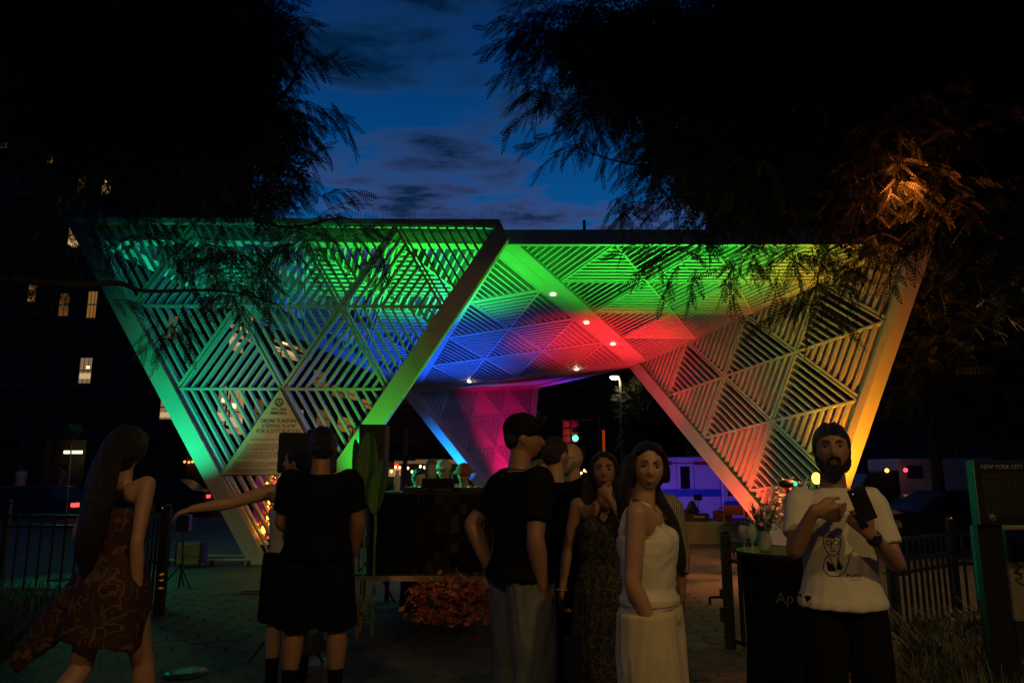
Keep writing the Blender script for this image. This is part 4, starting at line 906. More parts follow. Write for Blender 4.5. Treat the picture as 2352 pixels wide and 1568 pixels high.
# 1 cap man
q = at(1205, 1081, 3.95); r, V, hr, HP = person('man in a dark baseball cap, black T-shirt and pale jeans turned to the right', q.x - .02, 3.95, R(-62), 1.82,
    dict(tee=C_blk, jeans=C_jean, shoes=SH), dict(yaw=R(-22), tilt=R(-4), Rs=(.185, .0, 1.43), Re=(.235, -.05, 1.14), Rw=(.20, .01, .91), Rhand=((-.15, .2, -.95), (-1, 0, 0), (.2, 1, 0)), Rcurl=.9,
    Ls=(-.185, .01, 1.42), Le=(-.25, -.16, 1.18), Lw=(-.16, -.10, .96)), SK2, voxel=.0085, hair='crop', hairm=H_dk, build=1.06)
b = MB(); b.ell(HP(0, -.008, .045), (.090, .106, .088), 20, 12, hr); o_ = remesh('cap', b, C_blk2, r, .007, 2); 
b = MB(); vis = [HP(.075 * math.cos(a), .075 + .085 * math.sin(a), .052 - .018 * math.sin(a)) for a in [R(12 * k) for k in range(16)]]; b.prism(vis, hr @ Vector((0, 0, 1)), 0, .006); b.build('cap_visor', C_blk2, r, bevel=.002)
b = MB(); b.tube([HP(.085 * math.cos(R(a)), .02 + .095 * math.sin(R(a)), .118 - .0003 * abs(a - 90)) for a in range(-20, 201, 20)], .0028, 6)
for sg in (-1, 1): b.tube([HP(sg * .034 + .02 * math.cos(R(k)), .072, .128 + .014 * math.sin(R(k))) for k in range(0, 361, 40)], .0025, 6)
sg_o = b.build('sunglasses', mat('gloss_black', (.02, .02, .02), .1), None, smooth=True); sg_o.matrix_world = Matrix.Translation(r.location) @ Matrix.Rotation(R(-62), 4, 'Z') @ Matrix.Scale(1.82 / 1.75, 4); tag(sg_o, 'thin sunglasses pushed up on top of the dark baseball cap', 'sunglasses')
b = MB(); b.tube([V['neck'] + Vector((.075 * math.cos(R(a)), .01 + .08 * math.sin(R(a)), -.005 - .03 * max(0, math.sin(R(a))))) for a in range(0, 361, 24)], .0025, 6); b.build('necklace', M_chrome, r, smooth=True)

# 2 woman in white tank
q = at(1472, 1081, 3.3); r, V, hr, HP = person('woman in a white tank top and cream wide trousers looking back at the camera', q.x + .02, 3.3, R(-112), 1.66,
    dict(tank=C_wht, pants=C_cream, shoes=SH, hairlocks=[(((-.06, .0, 1.62), (-.10, .02, 1.5), (-.115, .09, 1.36), (-.09, .13, 1.22), (-.07, .14, 1.13)), [.045, .05, .05, .042, .02], .7), (((.05, -.06, 1.64), (.07, -.09, 1.52), (.075, -.10, 1.40)), [.05, .05, .03], .7)]),
    dict(yaw=R(-72), tilt=R(-3), roll=R(-4), Rs=(.165, -.01, 1.42), Re=(.215, -.03, 1.12), Rw=(.155, .06, .885), Rhand=((-.25, .2, -.95), (-1, .2, 0), (.1, 1, 0)), Rcurl=.3), SK1, True, .0075, 'long', H_dk, build=1.13)
b = MB(); b.box((.172, .04, 1.0), (.002, .002, .002)) 
er = MB(); 
for sg in (-1, 1): MB().ell(HP(sg * .078, -.004, -.052), (.004, .004, .011), 8, 6).build('earring', M_chrome, r, smooth=True)
b = MB(); b.tube([V['neck'] + Vector((.065 * math.cos(R(a)), .02 + .085 * math.sin(R(a)), -.01 - .09 * max(0, math.sin(R(a))))) for a in range(0, 361, 20)], .0018, 6); b.build('necklace', mat('gold', (.8, .5, .15), .25, 1), r, smooth=True)
b = MB(); 
for k in range(14): a = R(k * 360 / 14); b.ell(V['Rw'] + Vector((.032 * math.cos(a), .005 + .028 * math.sin(a), .0)), (.005, .005, .005), 6, 5)
tag(b.build('bracelet', M_chrome, r, smooth=True), kind='stuff')
wb = MB()
loft(wb, [(V['pelvis'] + Vector((0, 0, .06)), .198, .140), (V['pelvis'] + Vector((0, 0, .085)), .194, .136)], 40); wbo = wb.build('waistband', C_cream, r, smooth=True, bevel=.004)

# 3 striped shirt person behind
q = at(1472, 1081, 4.25); person('person in an open striped shirt standing behind the woman in the white top', q.x, 4.3, R(172), 1.62, dict(shirt=C_str, shorts=C_blk, shoes=mat('pale_shoe', (.4, .36, .28), .7), socks=C_wht, len=.7), dict(), SK2, hairm=H_dk, voxel=.011)
# 4 patterned dress woman
q = at(1388, 1081, 4.25); r, V, hr, HP = person('woman in a long black patterned dress holding her hand to her mouth', q.x, 4.25, R(168), 1.64,
    dict(dress=dict(m=C_snake, hem=.12, w=.26), shoes=SH, hairlocks=[(((.07, .0, 1.62), (.10, .01, 1.5), (.11, .04, 1.38)), [.04, .045, .02], .7), (((-.07, .0, 1.62), (-.10, .01, 1.5), (-.11, .04, 1.36)), [.04, .045, .02], .7)]),
    dict(yaw=R(4), tilt=R(4), Rs=(.17, 0, 1.42), Re=(.24, -.02, 1.15), Rw=(.27, .04, .90), Ls=(-.16, .01, 1.42), Le=(-.20, .16, 1.20), Lw=(-.045, .20, 1.46), Lhand=((.5, -.15, .65), (0, -1, .2), (.2, -.1, 1)), Lcurl=1.1), SK2, True, .0085, 'long', H_dk)
b = MB()
for k in range(12): a = R(k * 30); b.ell(V['Rw'] + Vector((.031 * math.cos(a), .028 * math.sin(a), .015)), (.006, .006, .006), 6, 5)
tag(b.build('bracelet', M_chrome, r, smooth=True), kind='stuff')
# 5 man behind cap man and the older one with glasses
q = at(1276, 1081, 4.75); person('man in a black T-shirt and black shorts seen from behind, right of the cap man', q.x, 4.75, R(-20), 1.74, dict(tee=C_blk, shorts=C_blk, shoes=mat('black_white_shoe', (.03, .03, .03), .5), socks=C_blk, len=.9), dict(yaw=R(-22), Rs=(.185, 0, 1.43), Re=(.26, .08, 1.18), Rw=(.16, .26, 1.16)), SK1, hair='crop', hairm=H_br, voxel=.0095, build=1.03)
q = at(1315, 1081, 5.4); r, V, hr, HP = person('bald bearded man with glasses facing left beyond the black T-shirts', q.x, 5.4, R(120), 1.72, dict(tee=cloth('dark_red_cloth', (.06, .012, .012)), jeans=C_blk, shoes=SH), dict(), SK3, hair=None, hairm=H_gr, voxel=.010, beard=True)
b = MB()
for sg in (-1, 1): b.tube([HP(sg * .031 + .021 * math.cos(R(k)), .100, .010 + .017 * math.sin(R(k))) for k in range(0, 361, 30)], .002, 6); b.tube([HP(sg * .052, .098, .014), HP(sg * .078, .02, .012)], .002, 5)
b.build('glasses', M_black, r, smooth=True)
q = at(1240, 1081, 5.8); person('blond person half hidden between the cap man and the black T-shirt', q.x, 5.8, R(200), 1.62, dict(tee=C_blk2, jeans=C_blk, shoes=SH, hairlocks=[(((.07, .0, 1.62), (.10, .01, 1.5), (.11, .04, 1.38)), [.05, .05, .02], .7), (((-.07, .0, 1.62), (-.10, .01, 1.5), (-.11, .04, 1.36)), [.05, .05, .02], .7)]), dict(), SK3, True, .011, 'long', H_bl)
# 6 back turned man
q = at(737, 1081, 4.9); person('man in a black shirt and black shorts with his back to the camera', q.x, 4.9, R(6), 1.80, dict(tee=C_blk, shorts=C_blk2, socks=C_blk, shoes=SH, len=.98), dict(yaw=R(10), Rs=(.195, 0, 1.43), Re=(.25, .02, 1.15), Rw=(.22, .13, .95), Ls=(-.195, 0, 1.43), Le=(-.24, .05, 1.15), Lw=(-.12, .2, 1.05), Rh=(.10, 0, .92), Lh=(-.10, 0, .92), Rk=(.145, .015, .50), Ra=(.15, -.03, .085), Lk=(-.12, .03, .50), La=(-.14, -.03, .085)), SK2, hair='short', hairm=H_dk, voxel=.009, build=1.10)
# 7 pointing person
q = at(682, 1081, 5.25); person('person in a white tank top with one arm stretched out to the left', q.x, 5.25, R(20), 1.70, dict(tank=C_wht, shorts=C_blk, socks=C_blk, shoes=SH, len=.96), dict(yaw=R(60), Ls=(-.18, 0, 1.42), Le=(-.44, .04, 1.34), Lw=(-.70, .06, 1.30), Lhand=((-.95, .1, -.30), (0, .1, -1), (.1, 1, .2)), Lcurl=.35), SK3, hair='short', hairm=H_dk, voxel=.009)
# 8 woman in red dress
q = at(285, 1081, 4.0); r, V, hr, HP = person('woman walking in a flowing red floral dress with very long dark hair', q.x, 4.0, R(-20), 1.78,
    dict(dress=dict(m=C_flor, hem=.64, w=.23, top=1.12, shift=(-.04, -.02, 0), extra=[[((-.10, -.02, .98), .08, .07), ((-.20, -.06, .82), .09, .07), ((-.30, -.12, .66), .09, .05), ((-.42, -.18, .52), .05, .02)]]), shoes=SH,
    hairlocks=[(((0, -.06, 1.66), (0, -.12, 1.5), (0, -.15, 1.3), (-.02, -.16, 1.1), (-.03, -.14, .95)), [.080, .092, .092, .075, .02], .55)]),
    dict(yaw=R(12), Rs=(.17, 0, 1.43), Re=(.20, -.06, 1.13), Rw=(.17, .0, .86), Ls=(-.17, 0, 1.43), Le=(-.26, -.02, 1.16), Lw=(-.22, .13, 1.0), Rk=(.10, .14, .50), Ra=(.10, .22, .085), Lk=(-.10, -.06, .50), La=(-.11, -.34, .20)), SK1, True, .0095, 'long', H_dk)
b = MB(); b.ell((-.30, .05, 1.02), (.05, .07, .09), 12, 8); 
hb_ = b.build('handbag', mat('brown_leather', (.10, .05, .03), .4), None, smooth=True); hb_.matrix_world = Matrix.Translation(r.location) @ Matrix.Rotation(R(-38), 4, 'Z'); tag(hb_, 'small brown handbag held at the hip of the red dress', 'handbag')
# 9 white T man with phone
q = at(1912, 1081, 3.4); face10 = R(172)
r, V, hr, HP = person('bearded man in a white printed T-shirt holding a phone in both hands', q.x, 3.4, face10, 1.73, dict(tee=C_wht, jeans=C_blk, shoes=SH), dict(yaw=R(-12), tilt=R(3), neck=(0, -.01, 1.475),
    Rs=(.155, 0, 1.42), Re=(.225, .12, 1.18), Rw=(.155, .23, 1.37), Rhand=((-.95, .16, -.12), (.1, -.9, -.1), (.1, .1, 1)), Rcurl=.5,
    Ls=(-.155, 0, 1.42), Le=(-.215, .10, 1.13), Lw=(-.06, .27, 1.27), Lhand=((.60, .10, .75), (-.2, -.9, .3), (-.2, .1, 1)), Lcurl=.9), SK2, hair='short', hairm=H_dk, beard=True, voxel=.0075, build=.86)
ph = MB(); Mph = Matrix.Rotation(face10, 4, 'Z'); 
pM = Matrix.Translation(r.location) @ Mph @ Matrix.Translation((-.01, .345, 1.385)) @ Matrix.Rotation(R(22), 4, 'Y') @ Matrix.Rotation(R(-12), 4, 'X')
phn = thing('phone', 'black phone held in front of the printed white T-shirt', 'phone'); phn.matrix_world = pM
MB().box((0, 0, 0), (.074, .009, .15)).build('case', M_black, phn, bevel=.004); MB().box((-.018, .006, .05), (.03, .004, .03)).build('camera_bump', mat('gloss_black', (.02, .02, .02), .1), phn, bevel=.002); MB().ell((.02, .006, .055), (.003, .002, .003), 8, 6).build('flash', mat('flash_spot', (.5, .5, .5), .3, emit=(1, 1, 1), estr=.2), phn)
b = MB(); w_ = V['Lw'] + (V['Le'] - V['Lw']).normalized() * .03; dd = (V['Le'] - V['Lw']).normalized(); loft(b, [(w_ - dd * .012, .034, .030, (0, 0, 1)), (w_ + dd * .012, .036, .032, (0, 0, 1))], 18); b.build('watch', M_black, r, smooth=False, bevel=.003)
b = MB(); n_ = V['Lw'] + dd * .03 + Vector((0, .034, 0)); b.box(n_, (.034, .010, .036)); b.build('watch_case', M_black, r, bevel=.004)
# printed line drawing on the shirt, laid on its surface
tee = [c_ for c_ in r.children if c_.name.startswith('t_shirt')][0]
from mathutils.bvhtree import BVHTree
dg = bpy.context.evaluated_depsgraph_get()
bvh = BVHTree.FromPolygons([v_.co.copy() for v_ in tee.data.vertices], [tuple(p_.vertices) for p_ in tee.data.polygons])
pr_ = MB()
def ink(pts, w=.004, closed=False):
    pts = list(pts) + ([pts[0]] if closed else [])
    for (x0, z0_), (x1, z1_) in zip(pts, pts[1:]):
        k = max(1, int(math.hypot(x1 - x0, z1_ - z0_) / .008)); prev = None
        for i in range(k + 1):
            x_ = x0 + (x1 - x0) * i / k; z_ = z0_ + (z1_ - z0_) * i / k; h_ = bvh.ray_cast(Vector((x_, .6, z_)), Vector((0, -1, 0)))
            if h_[0] is None: prev = None; continue
            p = h_[0] + Vector((0, .0012, 0)); 
            if prev is not None:
                d = p - prev; nn = Vector((-d.z, 0, d.x)).normalized() * w / 2; pr_.add([prev - nn, p - nn, p + nn, prev + nn], [(0, 1, 2, 3), (3, 2, 1, 0)])
            prev = p
circ = lambda cx, cz, a, c_, n=14, s=0, e_=360: [(cx + a * math.cos(R(s + (e_ - s) * k / n)), cz + c_ * math.sin(R(s + (e_ - s) * k / n))) for k in range(n + 1)]
ox, oz = .055, 1.185      # local x is mirrored in the picture
P_ = lambda L_: [(ox - x_ * .8, oz + z_ * .8) for x_, z_ in L_]
ink(P_([(-.045, .075), (-.045, .03), (-.035, .0), (-.02, -.02), (.01, -.025), (.03, 0), (.038, .03), (.04, .07)])); ink(P_(circ(-.022, .045, .014, .013))); ink(P_(circ(.018, .047, .014, .013))); ink(P_([(-.008, .046), (.004, .047)])); ink(P_([(-.004, .04), (-.010, .015), (0, .012)])); ink(P_([(-.016, -.002), (.012, 0)]))
ink(P_([(-.04, .07), (-.02, .085), (.02, .082), (.04, .07)])); ink(P_([(-.02, -.02), (-.045, -.05), (-.055, -.10), (-.03, -.135), (.02, -.135), (.05, -.11), (.075, -.06), (.085, -.02), (.11, .005)])); ink(P_([(-.02, -.03), (-.01, -.06), (.005, -.10)])); ink(P_([(.03, -.01), (.02, -.06), (.01, -.1)]))
for k in range(6): ink(P_([(-.034 + k * .006, -.055 - k * .004), (-.03 + k * .006, -.11)]), .006)
for k in range(5): ink(P_([(.022 + k * .005, -.04 - k * .01), (.018 + k * .004, -.10)]), .005)
# word under the drawing: strokes of "momo"
tx = ox - .050; tz = oz - .104
for i, ch in enumerate('momo'):
    x_ = tx - i * .016
    if ch == 'm': ink([(x_, tz - .008), (x_, tz + .007), (x_ - .005, tz + .001), (x_ - .010, tz + .007), (x_ - .010, tz - .008)], .0042)
    else: ink([(x_ + .006 * math.cos(R(k)) - .006, tz + .0065 * math.sin(R(k))) for k in range(0, 361, 45)], .0042)
ink([(tx - .012, tz - .018), (tx - .06, tz - .018)], .002)
tag(pr_.build('shirt_print', M_ink, r), kind=None)
# DJs and dancers behind the booth
C_hat = cloth('pale_hat_cloth', (.55, .55, .5)); C_hatr = cloth('rust_hat_cloth', (.35, .12, .07))
def crowd(label, px, py_top, y, face, outfit, hair='short', hairm=H_dk, fem=False, skin=SK3, hat=None, joints=None, h=1.66, g=None):
    q_ = at(px, py_top, y); z0_ = q_.z - h
    r_, V_, hr_, HP_ = person(label, q_.x, y, face, h, outfit, joints or {}, skin, fem, .014, hair, hairm, z0=max(z0_, -.45), eyes=False, wr=.006)
    if hat:
        b_ = MB(); b_.ell(HP_(0, -.005, .05), (.094, .108, .085), 16, 10, hr_)
        if hat[1] == 'bucket': loft(b_, [(HP_(0, 0, .055), .10, .115), (HP_(0, 0, .01), .145, .155)], 20)
        else: loft(b_, [(HP_(0, .10, .055), .07, .012, (1, 0, 0)), (HP_(0, .19, .045), .055, .010, (1, 0, 0))], 14)
        remesh('hat', b_, hat[0], r_, .008, 1)
    return r_
crowd('person with curly pale hair behind the disc jockey', 992, 1056, 8.9, R(200), dict(tee=C_wht, jeans=C_blk), hairm=H_gr)
crowd('disc jockey in a pale cap and white T-shirt bent over the booth', 1022, 1058, 8.2, R(150), dict(tee=C_wht, jeans=C_blk), hat=(C_hat, 'cap'), joints=dict(yaw=R(20), tilt=R(-10)))
crowd('dark haired person with a green lit shoulder at the left of the booth', 962, 1078, 8.4, R(215), dict(tee=C_wht, jeans=C_blk), hairm=H_dk, hair='short')
crowd('person in a rust bucket hat beside the blue leg', 1066, 1066, 8.5, R(165), dict(tee=C_blk, jeans=C_blk), hat=(C_hatr, 'bucket'), joints=dict(tilt=R(-8)))
crowd('pedestrian in a white shirt on the far left pavement', 52, 1064, 26, R(90), dict(tee=C_wht, jeans=C_blk), h=1.7)
crowd('pedestrian in a grey shirt behind the parked car at left', 147, 1068, 26.5, R(100), dict(tee=cloth('grey_cloth', (.2, .2, .22)), jeans=C_blk), h=1.72)

# ------------------------------------------------------------------ booth, stage and decor
sg = thing('stage_deck', 'low black stage deck with an aluminium edge on short legs', 'stage', (-1.25, 7.35, 0))
SX0 = at(815, 1325, 7.3).x; SX1 = at(1290, 1325, 7.3).x; zt = at(900, 1318, 7.3).z; cx = (SX0 + SX1) / 2 - sg.location.x; SW = SX1 - SX0
MB().box((cx, .8, zt - .02), (SW, 1.6, .03)).build('deck_board', M_black, sg); MB().box((cx, -.01, zt - .045), (SW, .02, .05)).build('edge_rail', mat('aluminium', (.45, .42, .34), .35, .7), sg)
for x in (SX0 + .06, SX0 + .66, SX1 - .1):
    for y in (.05, 1.5): MB().box((x - sg.location.x, y, zt / 2 - .03), (.045, .045, zt - .07)).build('leg', M_dark, sg)
bt = thing('dj_booth', 'disc jockey booth fronted with a dark patchwork drape', 'booth', (0, 7.45, zt)); bx0 = at(868, 1125, 7.45).x; bx1 = at(1150, 1125, 7.45).x; bh = at(900, 1130, 7.45).z - zt
MB().box(((bx0 + bx1) / 2, .35, bh - .02), (bx1 - bx0, .7, .04)).build('table_top', M_black, bt)
M_dr = [cloth('drape_%d' % k, c, var=.35) for k, c in enumerate(((.004, .004, .004), (.012, .009, .006), (.028, .021, .012), (.006, .009, .007), (.010, .008, .016), (.045, .034, .02)))]
nx_, nz_ = 15, 8
for i in range(nx_):
    for j in range(nz_):
        w = (bx1 - bx0) / nx_; h = (bh - .02) / nz_; k = random.choice((0, 0, 0, 1, 1, 3, 4)) if i < 6 else random.choice((0, 1, 1, 2, 3, 4, 5))
        MB().box((0, 0, 0), (w * random.uniform(.9, 1.12), .012, h * random.uniform(.9, 1.15)), M=Matrix.Rotation(random.uniform(-.04, .04), 3, 'Y')).build('drape_patch', M_dr[k], bt, loc=(bx0 + (i + .5) * w, -.006 - random.random() * .02 - (i + j) % 2 * .013, (j + .5) * h))
def ondeck(name, label, cat, px, w, d, h, m, y=7.75, knobs=6):
    q = at(px, 1110, y); t = thing(name, label, cat, (q.x, y, zt + bh)); MB().box((0, 0, h / 2), (w, d, h)).build('case', m, t, bevel=.006)
    for k in range(knobs): MB().tube([(-w * .4 + w * .8 * k / max(1, knobs - 1), -d * .2, h), (-w * .4 + w * .8 * k / max(1, knobs - 1), -d * .2, h + .015)], .009, 8).build('knob', M_chrome, t)
    for k in range(3): MB().box((-w * .3 + k * w * .25, d * .1, h + .002), (.02, .008, .006)).build('button', mat('button_%d' % k, (.1, .1, .1), .4, emit=((1, .3, .1), (.1, 1, .5), (1, .1, .1))[k], estr=1.2), t)
ondeck('media_player', 'black disc jockey player at the left of the booth top', 'player', 965, .32, .38, .045, M_dark); ondeck('mixer', 'black mixing desk in the middle of the booth top', 'mixer', 1020, .32, .38, .035, M_dark, knobs=8); ondeck('media_player', 'black disc jockey player at the right of the booth top', 'player', 1078, .32, .38, .045, M_dark)
lp = at(1008, 1118, 7.7); l_ = thing('laptop', 'open dark laptop standing on the booth', 'laptop', (lp.x, 7.6, zt + bh)); MB().box((0, .1, .01), (.33, .23, .015)).build('base', M_dark, l_); MB().box((0, -.02, .075), (.33, .012, .13), M=Matrix.Rotation(R(12), 3, 'X')).build('lid', M_black, l_, bevel=.004)
q = at(907, 1128, 7.5); bo = thing('water_bottle', 'clear water bottle glowing green on the left end of the booth', 'bottle', (q.x, 7.62, zt + bh))
MB().lathe([(.030, 0), (.034, .01), (.034, .13), (.030, .155), (.014, .185), (.014, .20)], n=14).build('bottle', mat('bottle_plastic', (.7, .8, .75), .1, spec=.8), bo, smooth=True); MB().lathe([(.016, .2), (.016, .218)], n=12).build('cap', M_white, bo)
b = thing('side_table', 'narrow dark ledge left of the booth', 'ledge', (q.x - .1, 7.6, zt)); MB().box((0, 0, bh - .012), (.5, .4, .02)).build('ledge_top', M_dark, b); MB().box((0, .1, bh / 2 - .012), (.4, .1, bh - .026)).build('support', M_dark, b)
# microphone
q = at(1042, 1085, 8.0); mc = thing('microphone_stand', 'thin microphone stand rising behind the booth', 'microphone', (q.x, 8.0, zt)); MB().tube([(0, 0, 0), (0, 0, .9)], .01, 8).build('pole', M_black, mc); MB().ell((0, 0, .93), (.025, .025, .035)).build('head', M_dark, mc, smooth=True)
# loudspeakers
def speaker(label, px, ptop, pbot, y, w, d, rz=0, stand=True, hooks=False):
    zt_ = at(px, ptop, y).z; zb_ = at(px, pbot, y).z; x = at(px, 1081, y).x; s = thing('loudspeaker', label, 'speaker', (x, y, 0), rz)
    MB().box((0, 0, (zt_ + zb_) / 2), (w, d, zt_ - zb_)).build('cabinet', M_dark, s, bevel=.015)
    MB().box((0, -d / 2 - .006, (zt_ + zb_) / 2), (w * .88, .012, (zt_ - zb_) * .9)).build('grille', M_black, s)
    if hooks:
        for z in (zt_ - .06, (zt_ + zb_) / 2 + .01, zb_ + .05): MB().box((-w / 2 - .012, -.05, z), (.025, .04, .02)).build('hook', M_chrome, s)
        MB().box((0, -d / 2 - .014, (zt_ + zb_) / 2), (w, .008, .006)).build('seam', M_chrome, s)
    if stand:
        MB().tube([(0, 0, .35), (0, 0, zb_)], .02, 8).build('pole', M_black, s)
        for k in range(3): MB().tube([(0, 0, .5), (.4 * math.cos(R(90 + 120 * k)), .4 * math.sin(R(90 + 120 * k)), .01)], .013, 6).build('leg', M_black, s)
speaker('black speaker cabinet in front of the triangular sign', 706, 995, 1086, 6.3, .44, .3, hooks=True)
speaker('tall black speaker on a stand hiding the right leg of the front wall', 857, 976, 1120, 9.0, .33, .36)
# big leaves
def leafprop(label, px0, pybot, pytop, y, wd, m, tilt=0.0, lean=0.0, group='large paddle leaves around the booth'):
    zb_ = at(px0, pybot, y).z; zt_ = at(px0, pytop, y).z; x = at(px0, 1081, y).x; t = thing('paddle_leaf', label, 'leaf', (x, y, zb_), tilt, group); L_ = zt_ - zb_; n = 22
    vs = []; fs = []
    for i in range(n + 1):
        u = i / n; w = wd * math.sin(math.pi * min(1, u * 1.0) ** .85) ** .62 * (1 if i not in (8, 15) else .93)
        for k in (-2, -1, 0, 1, 2):
            vs.append((w * k / 2 + lean * u * u, -.05 * abs(k / 2) + .12 * u * u + .006 * (i % 2), L_ * u))
    fs = [(i * 5 + k, i * 5 + k + 1, (i + 1) * 5 + k + 1, (i + 1) * 5 + k) for i in range(n) for k in range(4)]
    o = MB().add(vs, fs).build('leaf_blade', m, t, smooth=True); sd = o.modifiers.new('s', 'SOLIDIFY'); sd.thickness = .004
    MB().tube([(lean * u * u, .12 * u * u - .008, L_ * u) for u in (-.35, 0, .3, .6, .9)], [.014, .014, .010, .007, .003], 6).build('midrib', mat('midrib', (.12, .25, .05), .5), t)
    MB().tube([(0, 0, -.3 * L_), (0, 0, -zb_ + .0)], .012, 6).build('stem', mat('midrib', (.12, .25, .05), .5), t)
M_pl = mat('paddle_leaf_green', (.05, .16, .03), .45, var=.2, vscale=6, bump=.3, bscale=30, stretch=(1, 1, 8))
leafprop('large upright paddle leaf lit green beside the booth', 842, 1146, 986, 7.2, .115, M_pl); leafprop('narrow paddle leaf half hidden behind the large green leaf', 822, 1130, 1008, 7.5, .06, M_pl, R(25), -.02); leafprop('low paddle leaf dropping behind the shoulder of the back turned man', 866, 1180, 1050, 7.0, .085, M_pl, R(-10), .04)
leafprop('paddle leaf curling behind the cap man', 1296, 1130, 1008, 7.0, .06, M_pl, R(10), -.08); leafprop('paddle leaf leaning right beside the traffic light', 1306, 1150, 1030, 7.1, .07, M_pl, R(-20), .10)
# orange flower arrangement
def bouquet(name, label, cat, c, rx, rz_, n, mats, leafm, pot=None, s=.05, down=.2):
    t = thing(name, label, cat, c)
    for mi, m in enumerate(mats):
        b = MB()
        for k in range(n // len(mats)):
            a = random.uniform(0, 6.283); u = random.random() ** .5 * random.choice((1, 1, 1.12, .8)); e_ = random.uniform(-down, 1) * random.choice((1, 1, 1, 1.25)); p = Vector((math.cos(a) * rx * u, math.sin(a) * rx * .7 * u, rz_ * (.35 + .62 * e_ * (1 - .45 * u)))); sz = s * random.uniform(.5, 1.2)
            q_ = Matrix.Rotation(random.uniform(0, 6.28), 3, 'Z') @ Matrix.Rotation(random.uniform(-1.2, 1.2), 3, 'X')
            for j in range(5):
                aa = R(72 * j); v0 = q_ @ Vector((math.cos(aa) * sz, math.sin(aa) * sz, .25 * sz)); v1 = q_ @ Vector((math.cos(aa + .5) * sz * .55, math.sin(aa + .5) * sz * .55, 0)); v2 = q_ @ Vector((math.cos(aa - .5) * sz * .55, math.sin(aa - .5) * sz * .55, 0)); b.add([p, p + v2, p + v0, p + v1], [(0, 1, 2, 3)])
        tag(b.build('blossom', m, t), kind='stuff')
    st = MB()
    for k in range(26):
        a = random.uniform(0, 6.28); st.tube([(0, 0, 0), (math.cos(a) * rx * .5, math.sin(a) * rx * .4, rz_ * .5), (math.cos(a) * rx * .95, math.sin(a) * rx * .7, rz_ * random.uniform(.3, 1.1))], [.006, .005, .002], 5)
    tag(st.build('stem', leafm, t), kind='stuff')
    return t
M_fl = [mat('rust_petal', (.60, .14, .04), .6, var=.3), mat('coral_petal', (.70, .24, .13), .6, var=.3), mat('amber_petal', (.65, .30, .09), .6, var=.3), mat('dusty_petal', (.35, .08, .05), .6, var=.3)]
M_gl = mat('leaf_green', (.04, .08, .03), .6)
q = at(1052, 1100, 7.0); bouquet('flower_arrangement', 'large bushy rust and coral flower arrangement on the ground before the booth', 'flowers', (q.x - .02, q.y, 0), .46, .62, 900, M_fl, M_gl, s=.036)
q = at(822, 1375, 6.9); bouquet('dried_grass_bunch', 'bunch of dried pale grass at the left foot of the stage', 'dried grass', (q.x, 6.9, 0), .12, .5, 90, [mat('dry_grass', (.3, .24, .14), .8)], mat('dry_grass', (.3, .24, .14), .8), s=.03)
q = at(1105, 1130, 9.2); bouquet('flower_arrangement', 'blue lit flowers at the foot of the far leg by the booth', 'flowers', (q.x, 9.2, q.z - .55), .24, .75, 400, [mat('white_petal', (.6, .6, .62), .6), mat('pale_petal', (.5, .4, .45), .6)], M_gl, s=.03)
q = at(1815, 1150, 11.0); bouquet('flower_arrangement', 'tall pink and red blossoms in front of the right foot', 'flowers', (q.x, 11.0, q.z - .55), .30, .9, 420, [mat('pink_petal', (.5, .15, .15), .6), mat('white_petal', (.6, .6, .62), .6)], M_gl, s=.035)
q = at(1808, 1110, 10.6); mh = thing('moving_head_light', 'small black stage light with a green display by the red foot', 'stage light', (q.x, 10.6, q.z))
MB().ell((0, 0, .0), (.13, .09, .065), 14, 10).build('lamp_head', M_dark, mh, smooth=True); MB().box((.09, -.07, 0), (.045, .02, .06)).build('display', mat('green_display', (0, .2, .05), .3, emit=(.05, 1, .3), estr=1.6), mh); MB().tube([(0, 0, -.07), (0, 0, -q.z)], .02, 8).build('stand', M_black, mh)
q = at(1875, 1098, 9.6); ol = thing('orange_lamp', 'small glowing orange lamp behind the chin of the bearded man', 'lamp', (q.x, 9.6, q.z)); MB().ell((0, 0, 0), (.055, .055, .075), 12, 8).build('bulb', mat('orange_glow', (1, .4, .05), .3, emit=(1, .32, .02), estr=14), ol, smooth=True); MB().tube([(0, 0, -.08), (0, 0, -q.z)], .015, 8).build('stand', M_black, ol)
